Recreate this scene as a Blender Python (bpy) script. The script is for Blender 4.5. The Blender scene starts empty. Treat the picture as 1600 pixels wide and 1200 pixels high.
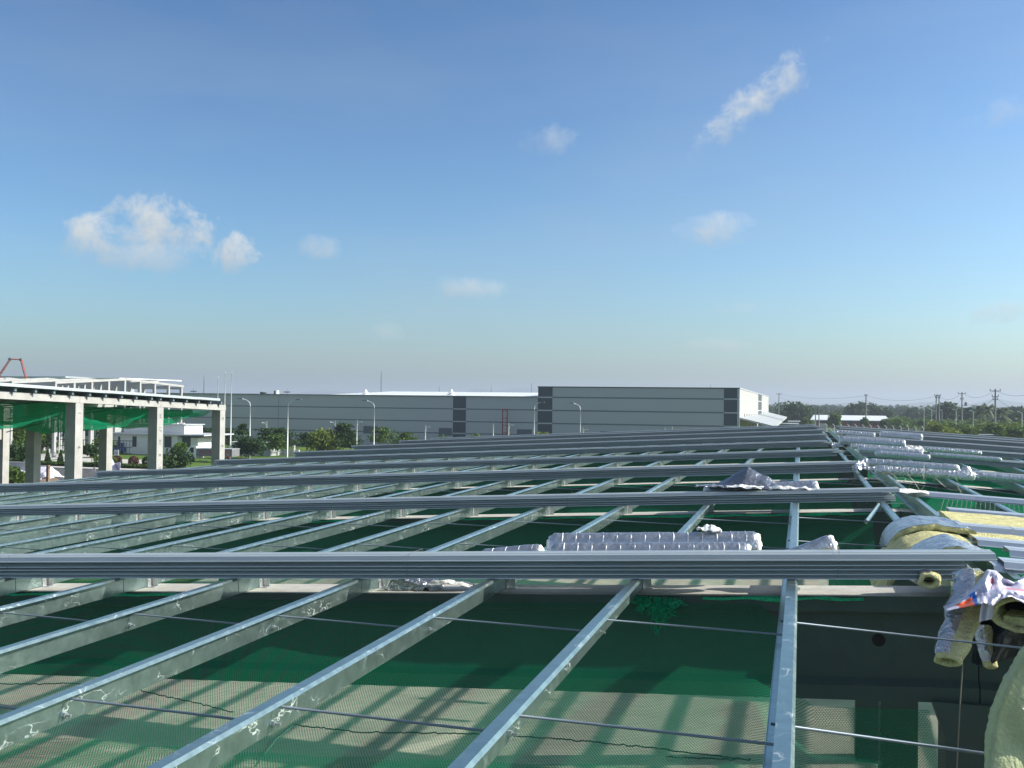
import bpy, math, random
import numpy as np
from mathutils import Vector, Matrix, noise
random.seed(7); np.random.seed(7)
R = math.radians
S = bpy.context.scene
COL = S.collection

# ------------------------------------------------------------------ camera, sky, sun
CZ = 8.7                                  # height of the eye above the yard
F, YAW, PITCH, ROLL = 1638.4, .2689, .0176, .0115
cam = bpy.data.objects.new('camera', bpy.data.cameras.new('camera')); COL.objects.link(cam)
cam.data.sensor_width = 36; cam.data.lens = 36 * F / 1600
cam.data.clip_start = .1; cam.data.clip_end = 30000
cam.matrix_world = (Matrix.Translation((0, 0, CZ)) @ Matrix.Rotation(YAW, 4, 'Z') @
                    Matrix.Rotation(R(90) + PITCH, 4, 'X') @ Matrix.Rotation(ROLL, 4, 'Z'))
S.camera = cam

SUN = Vector((1, .33, .60)).normalized()
S.view_settings.view_transform = 'Standard'
S.view_settings.look = 'None'
S.view_settings.gamma = 1
S.view_settings.exposure = 0.56
S.view_settings.use_curve_mapping = False
S.render.engine = 'CYCLES'
S.cycles.use_denoising = True
S.cycles.transparent_max_bounces = 24
S.cycles.max_bounces = 8
S.cycles.volume_bounces = 0

def ray(px, py):
    x, y = px - 800, py - 600
    cr, sr = math.cos(ROLL), math.sin(ROLL)
    a, b = x * cr + y * sr, -x * sr + y * cr
    r, u, d = a / F, -b / F, 1.
    cp, sp = math.cos(PITCH), math.sin(PITCH)
    d, u = d * cp - u * sp, d * sp + u * cp
    cy, sy = math.cos(YAW), math.sin(YAW)
    return Vector((r * cy - d * sy, r * sy + d * cy, u))
def _o(v, t): return Vector((v.x * t, v.y * t, v.z * t + CZ))
def atZ(px, py, z=0.): v = ray(px, py); return _o(v, (z - CZ) / v.z)
def atY(px, py, y): v = ray(px, py); return _o(v, y / v.y)
def atX(px, py, x): v = ray(px, py); return _o(v, x / v.x)

W = bpy.data.worlds.new('World'); S.world = W; W.use_nodes = True
wn, wl = W.node_tree.nodes, W.node_tree.links
wn.clear()
def wnode(t, **k):
    n = wn.new(t)
    for a, b in k.items(): setattr(n, a, b)
    return n
sky = wnode('ShaderNodeTexSky', sky_type='NISHITA', sun_disc=False)
sky.sun_elevation = math.asin(SUN.z); sky.sun_rotation = math.atan2(SUN.x, SUN.y)
sky.altitude = 0; sky.air_density = .9; sky.dust_density = 1.4; sky.ozone_density = 2.5
tc = wnode('ShaderNodeTexCoord')
nz = wnode('ShaderNodeTexNoise'); nz.inputs['Scale'].default_value = 27; nz.inputs['Detail'].default_value = 10; nz.inputs['Roughness'].default_value = .66; nz.inputs['Distortion'].default_value = .25
wl.new(tc.outputs['Generated'], nz.inputs['Vector'])
nz2 = wnode('ShaderNodeTexNoise'); nz2.inputs['Scale'].default_value = 2.2; nz2.inputs['Detail'].default_value = 4
mp = wnode('ShaderNodeMapping'); mp.inputs['Scale'].default_value = (1, 1, 4)
wl.new(tc.outputs['Generated'], mp.inputs['Vector']); wl.new(mp.outputs[0], nz2.inputs['Vector'])
def M(op, a, b=None, c=None, clamp=False):
    n = wnode('ShaderNodeMath', operation=op, use_clamp=clamp)
    for i, v in enumerate((a, b, c)):
        if v is None: continue
        if isinstance(v, (int, float)): n.inputs[i].default_value = v
        else: wl.new(v, n.inputs[i])
    return n.outputs[0]
def dotv(vec):
    n = wnode('ShaderNodeVectorMath', operation='DOT_PRODUCT')
    wl.new(tc.outputs['Generated'], n.inputs[0]); n.inputs[1].default_value = vec
    return n.outputs['Value']
# a few small cumulus puffs and wisps, each a direction in the sky: (px, py, half width, half height, tilt, density)
CLOUDS = [(150, 375, 42, 26, 0, .9), (255, 352, 56, 32, 0, .95), (200, 368, 60, 20, 0, .6), (373, 400, 27, 24, 0, .95),
          (225, 398, 95, 20, 0, .45), (496, 388, 24, 15, 0, .35), (732, 452, 36, 14, 0, .5), (1180, 160, 80, 20, -38, .7),
          (1232, 116, 30, 22, -30, .6), (860, 218, 34, 18, 0, .3), (1122, 360, 46, 18, -8, .55), (1145, 482, 40, 10, 0, .4), (1105, 540, 42, 9, 0, .25),
          (1590, 482, 44, 14, -12, .5), (1590, 170, 60, 16, -15, .25), (606, 520, 20, 11, 0, .2)]
tot = None; lit = None
for (px, py, hw, hh, tilt, dens) in CLOUDS:
    c = ray(px, py).normalized(); rt = Vector((c.y, -c.x, 0)).normalized(); up = rt.cross(c)
    t = R(-tilt); r2 = rt * math.cos(t) + up * math.sin(t); u2 = -rt * math.sin(t) + up * math.cos(t)
    r2 = r2 * (F / hw) * .93; u2 = u2 * (F / hh) * .93
    a = dotv(r2); b = dotv(u2)
    d2 = M('ADD', M('MULTIPLY', a, a), M('MULTIPLY', b, b))
    g = M('SUBTRACT', 1.25, d2)
    g = M('MULTIPLY', g, M('GREATER_THAN', dotv(c), .5))
    m = M('MULTIPLY', M('ADD', g, M('MULTIPLY', M('SUBTRACT', nz.outputs['Fac'], .46), 8.0)), .62)
    m = M('MULTIPLY', M('MAXIMUM', m, 0), dens, clamp=True)
    m = M('MULTIPLY', m, M('GREATER_THAN', g, -1.6))
    tot = m if tot is None else M('MAXIMUM', tot, m)
    sh = M('MULTIPLY', m, M('ADD', .5, M('MULTIPLY', M('ADD', b, M('MULTIPLY', a, .5)), .38), clamp=True))
    lit = sh if lit is None else M('MAXIMUM', lit, sh)
cirr = M('MULTIPLY', M('SUBTRACT', nz2.outputs['Fac'], .45), .8, clamp=True)
tot = M('MULTIPLY', tot, .95)
allc = M('MAXIMUM', tot, cirr, clamp=True)
# the clear sky with a little more contrast and colour, the same all round
GK, GG = .36, 1.4
k1 = wnode('ShaderNodeVectorMath', operation='SCALE'); k1.inputs['Scale'].default_value = GK; wl.new(sky.outputs[0], k1.inputs[0])
gm = wnode('ShaderNodeGamma'); gm.inputs[1].default_value = GG; wl.new(k1.outputs[0], gm.inputs[0])
k2 = wnode('ShaderNodeVectorMath', operation='MULTIPLY'); k2.inputs[1].default_value = (.85 / GK, 1.0 / GK, 1.0 / GK); wl.new(gm.outputs[0], k2.inputs[0])
mix = wnode('ShaderNodeMixRGB'); wl.new(allc, mix.inputs[0]); wl.new(k2.outputs[0], mix.inputs[1])
cc = wnode('ShaderNodeMixRGB'); wl.new(M('DIVIDE', lit, M('MAXIMUM', M('MULTIPLY', tot, 1.05), .02), clamp=True), cc.inputs[0]); cc.inputs[1].default_value = (3.3, 3.9, 4.4, 1); cc.inputs[2].default_value = (5.8, 6.0, 6.0, 1)
wl.new(cc.outputs[0], mix.inputs[2])
bg = wnode('ShaderNodeBackground'); bg.inputs[1].default_value = .095
wl.new(mix.outputs[0], bg.inputs[0])
wo = wnode('ShaderNodeOutputWorld'); wl.new(bg.outputs[0], wo.inputs[0])

sun = bpy.data.objects.new('sun', bpy.data.lights.new('sun', 'SUN')); COL.objects.link(sun)
sun.data.energy = 5.0; sun.data.angle = R(.53); sun.data.color = (1, .95, .86)
sun.rotation_euler = SUN.to_track_quat('Z', 'Y').to_euler()

# ------------------------------------------------------------------ materials
def mat(name, col, rough=.7, metal=0., nscale=0., namt=.15, bump=0., bscale=None, dirt=None, dscale=2., damt=.5,
        coord='Object', stretch=(1, 1, 1), spec=.5):
    m = bpy.data.materials.new(name); m.use_nodes = True
    n, l = m.node_tree.nodes, m.node_tree.links
    b = n['Principled BSDF']
    b.inputs['Roughness'].default_value = rough; b.inputs['Metallic'].default_value = metal
    b.inputs['Specular IOR Level'].default_value = spec
    b.inputs['Base Color'].default_value = (*col, 1)
    t = n.new('ShaderNodeTexCoord'); mp = n.new('ShaderNodeMapping'); mp.inputs['Scale'].default_value = stretch
    oi = n.new('ShaderNodeObjectInfo'); of = n.new('ShaderNodeVectorMath'); of.operation = 'SCALE'; of.inputs['Scale'].default_value = 57.
    cb = n.new('ShaderNodeCombineXYZ'); l.new(oi.outputs['Random'], cb.inputs[0]); l.new(oi.outputs['Random'], cb.inputs[1]); l.new(cb.outputs[0], of.inputs[0])
    av = n.new('ShaderNodeVectorMath'); av.operation = 'ADD'; l.new(t.outputs[coord], av.inputs[0]); l.new(of.outputs[0], av.inputs[1])
    l.new(av.outputs[0], mp.inputs[0])
    out = None
    if nscale:
        nt = n.new('ShaderNodeTexNoise'); nt.inputs['Scale'].default_value = nscale; nt.inputs['Detail'].default_value = 6; nt.inputs['Roughness'].default_value = .65
        l.new(mp.outputs[0], nt.inputs['Vector'])
        rp = n.new('ShaderNodeValToRGB'); e = rp.color_ramp.elements
        e[0].position = .3; e[1].position = .7
        e[0].color = (*[c * (1 - namt) for c in col], 1); e[1].color = (*[min(1, c * (1 + namt)) for c in col], 1)
        l.new(nt.outputs['Fac'], rp.inputs[0]); out = rp.outputs[0]
        if rough < .9:
            mr = n.new('ShaderNodeMapRange'); mr.inputs['To Min'].default_value = rough * .8; mr.inputs['To Max'].default_value = min(1, rough * 1.25)
            l.new(nt.outputs['Fac'], mr.inputs[0]); l.new(mr.outputs[0], b.inputs['Roughness'])
    if dirt:
        nd = n.new('ShaderNodeTexNoise'); nd.inputs['Scale'].default_value = dscale; nd.inputs['Detail'].default_value = 8; nd.inputs['Roughness'].default_value = .7
        l.new(mp.outputs[0], nd.inputs['Vector'])
        r2 = n.new('ShaderNodeValToRGB'); r2.color_ramp.elements[0].position = .48; r2.color_ramp.elements[1].position = .72
        r2.color_ramp.elements[1].color = (damt, damt, damt, 1)
        l.new(nd.outputs['Fac'], r2.inputs[0])
        mx = n.new('ShaderNodeMixRGB'); l.new(r2.outputs[0], mx.inputs[0])
        if out: l.new(out, mx.inputs[1])
        else: mx.inputs[1].default_value = (*col, 1)
        mx.inputs[2].default_value = (*dirt, 1); out = mx.outputs[0]
    if out: l.new(out, b.inputs['Base Color'])
    if bump:
        nb = n.new('ShaderNodeTexNoise'); nb.inputs['Scale'].default_value = bscale or 20; nb.inputs['Detail'].default_value = 5
        l.new(mp.outputs[0], nb.inputs['Vector'])
        bp = n.new('ShaderNodeBump'); bp.inputs['Strength'].default_value = bump; bp.inputs['Distance'].default_value = .05 if name.startswith(('foil', 'glass')) else .02
        l.new(nb.outputs['Fac'], bp.inputs['Height']); l.new(bp.outputs[0], b.inputs['Normal'])
    return m

def galv_mat(name, col, stain):
    """galvanised steel: fine spangle, soft blotches and thin white runs of dried salt"""
    m = mat(name, col, rough=.30, metal=.95, nscale=9, namt=.16, bump=.05, bscale=60)
    n, l = m.node_tree.nodes, m.node_tree.links; b = n['Principled BSDF']
    src = b.inputs['Base Color'].links[0].from_socket
    t = n.new('ShaderNodeTexCoord'); mp = n.new('ShaderNodeMapping'); mp.inputs['Scale'].default_value = (1, .8, 1.8)
    l.new([q for q in n if q.type == 'VECT_MATH' and q.operation == 'ADD'][0].outputs[0], mp.inputs[0])
    w = n.new('ShaderNodeTexNoise'); w.inputs['Scale'].default_value = 4; w.inputs['Detail'].default_value = 3; l.new(mp.outputs[0], w.inputs['Vector'])
    sc = n.new('ShaderNodeVectorMath'); sc.operation = 'SCALE'; sc.inputs['Scale'].default_value = .55; l.new(w.outputs['Color'], sc.inputs[0])
    ad = n.new('ShaderNodeVectorMath'); ad.operation = 'ADD'; l.new(mp.outputs[0], ad.inputs[0]); l.new(sc.outputs[0], ad.inputs[1])
    v = n.new('ShaderNodeTexVoronoi'); v.feature = 'DISTANCE_TO_EDGE'; v.inputs['Scale'].default_value = 3.2; l.new(ad.outputs[0], v.inputs['Vector'])
    r = n.new('ShaderNodeValToRGB'); r.color_ramp.elements[0].position = .0; r.color_ramp.elements[0].color = (1, 1, 1, 1)
    r.color_ramp.elements[1].position = .022; r.color_ramp.elements[1].color = (0, 0, 0, 1); l.new(v.outputs['Distance'], r.inputs[0])
    k = n.new('ShaderNodeTexNoise'); k.inputs['Scale'].default_value = 2.4; k.inputs['Detail'].default_value = 5; l.new(mp.outputs[0], k.inputs['Vector'])
    kr = n.new('ShaderNodeValToRGB'); kr.color_ramp.elements[0].position = .5; kr.color_ramp.elements[1].position = .62; l.new(k.outputs['Fac'], kr.inputs[0])
    mu = n.new('ShaderNodeMath'); mu.operation = 'MULTIPLY'; l.new(r.outputs[0], mu.inputs[0]); l.new(kr.outputs[0], mu.inputs[1])
    m2 = n.new('ShaderNodeMath'); m2.operation = 'MULTIPLY'; l.new(mu.outputs[0], m2.inputs[0]); m2.inputs[1].default_value = stain
    mx = n.new('ShaderNodeMixRGB'); l.new(m2.outputs[0], mx.inputs[0]); l.new(src, mx.inputs[1]); mx.inputs[2].default_value = (.75, .78, .76, 1)
    l.new(mx.outputs[0], b.inputs['Base Color'])
    me = n.new('ShaderNodeMapRange'); me.inputs['To Min'].default_value = .93; me.inputs['To Max'].default_value = .1; l.new(m2.outputs[0], me.inputs[0]); l.new(me.outputs[0], b.inputs['Metallic'])
    return m

def net_mat(name, col, cell, w, body=1.):
    """knotted hexagonal mesh: the cells are holes"""
    m = bpy.data.materials.new(name); m.use_nodes = True
    n, l = m.node_tree.nodes, m.node_tree.links; n.clear()
    uv = n.new('ShaderNodeUVMap')
    def V(op, a, b=None, **k):
        q = n.new('ShaderNodeVectorMath'); q.operation = op
        for i, v in enumerate((a, b)):
            if v is None: continue
            if isinstance(v, tuple): q.inputs[i].default_value = v
            else: l.new(v, q.inputs[i])
        if 'scale' in k: q.inputs['Scale'].default_value = k['scale']
        return q
    def K(op, a, b):
        q = n.new('ShaderNodeMath'); q.operation = op
        for i, v in enumerate((a, b)):
            if isinstance(v, (int, float)): q.inputs[i].default_value = v
            else: l.new(v, q.inputs[i])
        return q.outputs[0]
    p = V('SCALE', uv.outputs[0], scale=1 / cell).outputs[0]
    s = (1., 1.7320508, 1.); hs = (.5, .8660254, .5)
    a = V('SUBTRACT', V('MODULO', p, s).outputs[0], hs).outputs[0]
    b = V('SUBTRACT', V('MODULO', V('ADD', p, hs).outputs[0], s).outputs[0], hs).outputs[0]
    a = V('MULTIPLY', a, (1, 1, 0)).outputs[0]; b = V('MULTIPLY', b, (1, 1, 0)).outputs[0]
    la = V('LENGTH', a).outputs['Value']; lb = V('LENGTH', b).outputs['Value']
    sel = K('LESS_THAN', lb, la)
    mx = n.new('ShaderNodeMix'); mx.data_type = 'VECTOR'; l.new(sel, mx.inputs[0]); l.new(a, mx.inputs[4]); l.new(b, mx.inputs[5])
    g = V('ABSOLUTE', mx.outputs[1]).outputs[0]
    sx = n.new('ShaderNodeSeparateXYZ'); l.new(g, sx.inputs[0])
    hd = K('MAXIMUM', sx.outputs[0], V('DOT_PRODUCT', g, (.5, .8660254, 0)).outputs['Value'])
    fac = K('GREATER_THAN', hd, .5 - w)
    d = n.new('ShaderNodeBsdfPrincipled'); d.inputs['Base Color'].default_value = (*col, 1); d.inputs['Roughness'].default_value = .8; d.inputs['Specular IOR Level'].default_value = .12
    tl = n.new('ShaderNodeBsdfTranslucent'); tl.inputs[0].default_value = (*[min(1, c * 1.3) for c in col], 1)
    ms = n.new('ShaderNodeMixShader'); ms.inputs[0].default_value = .45; l.new(d.outputs[0], ms.inputs[1]); l.new(tl.outputs[0], ms.inputs[2])
    tr = n.new('ShaderNodeBsdfTransparent')
    m2 = n.new('ShaderNodeMixShader'); l.new(fac, m2.inputs[0]); l.new(tr.outputs[0], m2.inputs[1]); l.new(ms.outputs[0], m2.inputs[2])
    o = n.new('ShaderNodeOutputMaterial'); l.new(m2.outputs[0], o.inputs[0])
    return m

def leaf_mat(name, col, col2):
    m = bpy.data.materials.new(name); m.use_nodes = True
    n, l = m.node_tree.nodes, m.node_tree.links; b = n['Principled BSDF']
    ge = n.new('ShaderNodeNewGeometry'); rp = n.new('ShaderNodeValToRGB')
    rp.color_ramp.elements[0].color = (*col, 1); rp.color_ramp.elements[1].color = (*col2, 1)
    l.new(ge.outputs['Random Per Island'], rp.inputs[0]); l.new(rp.outputs[0], b.inputs['Base Color'])
    b.inputs['Roughness'].default_value = .6; b.inputs['Specular IOR Level'].default_value = .25
    tl = n.new('ShaderNodeBsdfTranslucent'); l.new(rp.outputs[0], tl.inputs[0])
    ms = n.new('ShaderNodeMixShader'); ms.inputs[0].default_value = .35
    l.new(b.outputs[0], ms.inputs[1]); l.new(tl.outputs[0], ms.inputs[2]); l.new(ms.outputs[0], n['Material Output'].inputs[0])
    return m

MT = dict(
    galv=galv_mat('galvanised_steel', (.36, .48, .455), .8),
    sheet=mat('coated_roof_sheet', (.44, .485, .48), rough=.36, metal=.4, nscale=3, namt=.10, stretch=(.25, 3, 3), dirt=(.5, .55, .6), dscale=5, damt=.25),
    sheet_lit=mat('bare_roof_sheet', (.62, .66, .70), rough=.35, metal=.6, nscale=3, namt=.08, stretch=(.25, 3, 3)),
    steel=mat('zinc_rod', (.16, .20, .24), rough=.5, metal=.4),
    nut=mat('zinc_nut', (.6, .62, .62), rough=.35, metal=.8),
    conc=mat('shaded_precast_concrete', (.055, .085, .078), rough=.85, nscale=3.5, namt=.13, bump=.25, bscale=30, dirt=(.06, .065, .06), dscale=3.2, damt=.5),  # concrete with the shade on beam sides put into its near-black colour
    conc_lit=mat('lit_top_concrete', (.50, .48, .43), rough=.85, nscale=3.5, namt=.13, bump=.25, bscale=30, dirt=(.25, .24, .21), dscale=3.2, damt=.5),  # lit copy of the concrete for beam tops, brightness put into colour
    conc_a=mat('raw_concrete', (.365, .362, .345), rough=.85, nscale=1.5, namt=.14, bump=.2, bscale=12, dirt=(.3, .29, .27), dscale=1.6, damt=.5),
    floor=mat('floor_concrete', (.50, .46, .38), rough=.8, nscale=.8, namt=.14, dirt=(.27, .26, .23), dscale=.5, damt=.6),
    net=net_mat('safety_net_mesh', (.002, .22, .105), .026, .108),
    net2=net_mat('safety_net_double', (.002, .30, .14), .026, .19),
    rope=mat('green_rope', (.01, .10, .06), rough=.8),
    bunch=mat('green_net_bunched', (.01, .45, .22), rough=.6, nscale=40, namt=.5, bump=.8, bscale=60),  # green brightened in colour to stand for sunlight on the bunched net
    foil=mat('foil_facing', (.64, .64, .64), rough=.22, metal=.9, nscale=6, namt=.08, bump=1., bscale=13),
    foilw=mat('foil_wrapped_roll', (.50, .53, .57), rough=.32, metal=.8, nscale=8, namt=.12, bump=.55, bscale=15),
    paper=mat('white_wrapper', (.80, .79, .76), rough=.65, nscale=14, namt=.12, bump=.6, bscale=30),
    wool=mat('glass_wool', (.66, .62, .32), rough=1, nscale=9, namt=.3, bump=.9, bscale=45, spec=.1),
    woolg=mat('glass_wool_sheet', (.42, .47, .29), rough=1, nscale=3, namt=.14, bump=.4, bscale=45, spec=.1, dirt=(.42, .41, .16), dscale=3, damt=.4),
    plastic=mat('white_bag', (.62, .60, .72), rough=.4, nscale=3, namt=.1, bump=.5, bscale=25),
    orange=mat('bag_orange', (.85, .12, .02), rough=.4), blue=mat('bag_blue', (.02, .16, .55), rough=.4), pink=mat('bag_pink', (.75, .30, .38), rough=.4),
    foil_shade=mat('shaded_foil', (.22, .24, .28), rough=.3, metal=.8, bump=.8, bscale=14),  # darker copy of the foil, shade on the tent put into its colour
    black=mat('black_plastic', (.015, .018, .022), rough=.35, bump=.8, bscale=12),
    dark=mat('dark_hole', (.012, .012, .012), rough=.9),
    wire=mat('thin_wire', (.25, .23, .20), rough=.5, metal=.5),
    white=mat('white_paint', (.74, .74, .72), rough=.6, nscale=.5, namt=.05),
    wall_g=mat('grey_cladding', (.41, .43, .43), rough=.5, metal=0, nscale=.05, namt=.04),
    wall_d=mat('charcoal_cladding', (.052, .068, .080), rough=.5),
    wall_w=mat('white_cladding', (.41, .41, .39), rough=.5, nscale=.4, namt=.04, stretch=(1, 4, .1)),
    band=mat('grey_band', (.145, .165, .18), rough=.5), bandl=mat('pale_band', (.44, .46, .47), rough=.5),
    roofw=mat('white_roof_sheet', (.80, .82, .82), rough=.4, nscale=.3, namt=.03),
    louvre=mat('louvre_grey', (.10, .12, .135), rough=.5), conc_w=mat('pale_painted_frame', (.36, .36, .35), rough=.7, nscale=.6, namt=.1), boom=mat('boom_orange_red', (.55, .10, .05), rough=.5), redp=mat('red_oxide_paint', (.30, .028, .022), rough=.55),
    redwall=mat('red_wall', (.26, .035, .035), rough=.7, nscale=.3, namt=.15),
    glass=mat('dark_window', (.02, .035, .045), rough=.08, spec=.7),
    frame=mat('window_frame', (.03, .05, .06), rough=.5),
    pole=mat('pole_paint', (.68, .70, .70), rough=.45, metal=.3), cpole=mat('concrete_pole', (.24, .24, .23), rough=.85),
    asphalt=mat('asphalt', (.075, .075, .075), rough=.9, nscale=.6, namt=.2), pave=mat('pale_paving', (.52, .50, .46), rough=.85, nscale=.3, namt=.08),
    grass=mat('grass_ground', (.085, .155, .028), rough=1, nscale=.25, namt=.35, spec=.1, dirt=(.19, .20, .06), dscale=.08, damt=.6),
    land=mat('farmland', (.075, .115, .035), rough=1, nscale=.012, namt=.4, spec=.1, dirt=(.17, .16, .09), dscale=.02, damt=.5),
    hill=mat('wooded_hill', (.05, .08, .045), rough=1, nscale=.004, namt=.3, spec=.1),
    hedge=leaf_mat('hedge_leaf', (.03, .07, .012), (.07, .12, .02)),
    leaf_d=leaf_mat('dark_leaf', (.016, .048, .014), (.060, .115, .028)),
    leaf_m=leaf_mat('mid_leaf', (.045, .10, .015), (.12, .20, .03)),
    leaf_y=leaf_mat('yellow_green_leaf', (.08, .13, .014), (.21, .26, .035)),
    leaf_p=leaf_mat('palm_leaf', (.07, .11, .05), (.15, .19, .08)),
    bark=mat('bark', (.11, .085, .06), rough=.95, nscale=6, namt=.3), bark_r=mat('red_brown_bush', (.10, .04, .025), rough=.9),
    rock=mat('rubble_brown', (.22, .14, .09), rough=.95, nscale=4, namt=.4), ink=mat('stencil_ink', (.10, .10, .10), rough=.8),
    truck=mat('truck_box_grey', (.17, .17, .18), rough=.5), redtext=mat('red_lettering', (.32, .04, .04), rough=.5),
    tyre=mat('tyre', (.02, .02, .02), rough=.8), dkblue=mat('dark_blue_roof', (.02, .05, .16), rough=.5),
    green_b=mat('pale_green_wall', (.22, .30, .27), rough=.7), skyblue=mat('blue_sign', (.03, .10, .30), rough=.5),
)

# ------------------------------------------------------------------ helpers
def mesh_obj(name, verts, faces, m=None, parent=None, smooth=False, uvs=None):
    me = bpy.data.meshes.new(name); me.from_pydata(verts, [], faces); me.update()
    if smooth:
        for p in me.polygons: p.use_smooth = True
    if uvs is not None:
        ul = me.uv_layers.new(name='UVMap')
        for lp in me.loops: ul.data[lp.index].uv = uvs[lp.vertex_index]
    o = bpy.data.objects.new(name, me); COL.objects.link(o)
    if m: me.materials.append(MT[m] if isinstance(m, str) else m)
    if parent: o.parent = parent
    return o
def tag(o, label=None, cat=None, group=None, kind=None):
    for k, v in (('label', label), ('category', cat), ('group', group), ('kind', kind)):
        if v: o[k] = v
    return o
def thing(name, loc, label, cat, group=None, rz=0):
    o = bpy.data.objects.new(name, None); COL.objects.link(o); o.location = loc; o.rotation_euler.z = rz
    o.empty_display_size = .2
    return tag(o, label, cat, group)
class MB:
    """collects shapes for ONE mesh"""
    def __init__(s): s.v = []; s.f = []
    def add(s, v, f):
        k = len(s.v); s.v += [tuple(p) for p in v]; s.f += [tuple(i + k for i in q) for q in f]; return s
    def box(s, a, b):
        x0, y0, z0 = a; x1, y1, z1 = b
        return s.add([(x0, y0, z0), (x1, y0, z0), (x1, y1, z0), (x0, y1, z0), (x0, y0, z1), (x1, y0, z1), (x1, y1, z1), (x0, y1, z1)],
                     [(0, 3, 2, 1), (4, 5, 6, 7), (0, 1, 5, 4), (1, 2, 6, 5), (2, 3, 7, 6), (3, 0, 4, 7)])
    def prism(s, prof, p0, p1, axis='x'):
        """closed profile (u,z) swept from p0 to p1; axis x: u=y, axis y: u=x"""
        n = len(prof); v = []
        for P in (p0, p1):
            for (u, z) in prof: v.append((P[0], P[1] + u, P[2] + z) if axis == 'x' else (P[0] + u, P[1], P[2] + z))
        f = [(i, (i + 1) % n, n + (i + 1) % n, n + i) for i in range(n)]
        f += [tuple(range(n - 1, -1, -1)), tuple(range(n, 2 * n))]
        return s.add(v, f)
    def tube(s, pts, r, n=6, caps=True):
        pts = [Vector(p) for p in pts]; rs = r if isinstance(r, (list, tuple)) else [r] * len(pts); v = []; f = []
        for i, p in enumerate(pts):
            d = (pts[min(i + 1, len(pts) - 1)] - pts[max(i - 1, 0)]).normalized()
            a = Vector((0, 0, 1)) if abs(d.z) < .9 else Vector((1, 0, 0))
            u = d.cross(a).normalized(); w = d.cross(u)
            for k in range(n):
                t = 2 * math.pi * k / n; v.append(p + (u * math.cos(t) + w * math.sin(t)) * rs[i])
        for i in range(len(pts) - 1):
            for k in range(n): f.append((i * n + k, i * n + (k + 1) % n, (i + 1) * n + (k + 1) % n, (i + 1) * n + k))
        if caps: f += [tuple(range(n)), tuple(range(len(pts) * n - 1, (len(pts) - 1) * n - 1, -1))]
        return s.add(v, f)
    def build(s, name, m, parent=None, smooth=False):
        return mesh_obj(name, s.v, s.f, m, parent, smooth)
def part_box(name, a, b, m, parent): return MB().box(a, b).build(name, m, parent)
def grid_obj(name, fn, nu, nv, m, parent=None, uvfn=None, smooth=True, thick=0.):
    v = [tuple(fn(i / nu, j / nv)) for j in range(nv + 1) for i in range(nu + 1)]
    f = [(j * (nu + 1) + i, j * (nu + 1) + i + 1, (j + 1) * (nu + 1) + i + 1, (j + 1) * (nu + 1) + i) for j in range(nv) for i in range(nu)]
    uv = [uvfn(i / nu, j / nv) for j in range(nv + 1) for i in range(nu + 1)] if uvfn else None
    o = mesh_obj(name, v, f, m, parent, smooth, uv)
    if thick:
        md = o.modifiers.new('thickness', 'SOLIDIFY'); md.thickness = thick; md.offset = -1
    return o
def offset_profile(pts, t):
    """open polyline to a closed thin outline"""
    P = [Vector((a, b)) for a, b in pts]; nrm = []
    for i in range(len(P) - 1):
        d = (P[i + 1] - P[i]).normalized(); nrm.append(Vector((-d.y, d.x)))
    out = []
    for i, p in enumerate(P):
        if i == 0: q = p + nrm[0] * t
        elif i == len(P) - 1: q = p + nrm[-1] * t
        else:
            b = (nrm[i - 1] + nrm[i]).normalized(); q = p + b * (t / max(.35, b.dot(nrm[i])))
        out.append(q)
    return [tuple(p) for p in P] + [tuple(p) for p in reversed(out)]
def nz3(x, y, z=0.): return noise.noise(Vector((x, y, z)))

# ------------------------------------------------------------------ the roof frame under construction
XR, SL = 1.65, .0541
H0 = 1.665
def rz(x): return CZ - (H0 - SL * x) if x <= XR else CZ - (H0 - SL * XR) - SL * (x - XR)
YK = [10.5, 18.8, 26.9, 35.5, 43.9, 52.1, 60.1, 67.3, 74.5]       # sheet bundles, one over each concrete beam
YB = [2.75] + [y + .56 for y in YK]                                # beam centre lines
YEND = 76.0; EAVE = -26.7; XRE = 21.0

roof = thing('roof_frame', (0, 8, 0), 'long grid of galvanised purlins on concrete beams, the roof still open', 'building frame')
def child(o):      # parts are written in world metres
    o.parent = roof; o.matrix_parent_inverse = Matrix.Translation((0, -8, 0)); return o
zprof = offset_profile([(.094, -.022), (.078, 0), (0, 0), (0, -.200), (-.072, -.200), (-.072, -.182)], -.003)
zprof_m = [(-a, b) for a, b in zprof]
_lprof = offset_profile([(.084, -.022), (.084, .004), (-.004, .004), (-.004, -.204), (-.076, -.204)], -.003)
def purlin(x, mirror=False, y0=-1.5, y1=YEND):
    m = MB(); pr = zprof_m if mirror else zprof
    z = rz(x)
    m.prism(pr, (0, y0, 0), (0, y1, 0), 'y')
    o = m.build('purlin', 'galv'); o.location = (x, 0, z); o.rotation_euler.y = math.atan(SL) * (-1 if x <= XR else 1)
    return child(o)
PX = [-.115 - 1.5 * i for i in range(18)] + [EAVE + .1]
PXR = [3.35 + 1.5 * i for i in range(12)]
purl = {}
for x in PX: purl[x] = purlin(x)
for x in PXR: purl[x] = purlin(x, mirror=True)
purl[1.37] = purlin(1.37, mirror=True, y0=10.7); purl[1.93] = purlin(1.93, y0=10.7)
def sub(o, p):
    """sub-part written in world metres under a purlin"""
    o.parent = p; o.matrix_parent_inverse = (Matrix.Translation(p.location) @ Matrix.Rotation(p.rotation_euler.y, 4, 'Y')).inverted()
    return o
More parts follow.
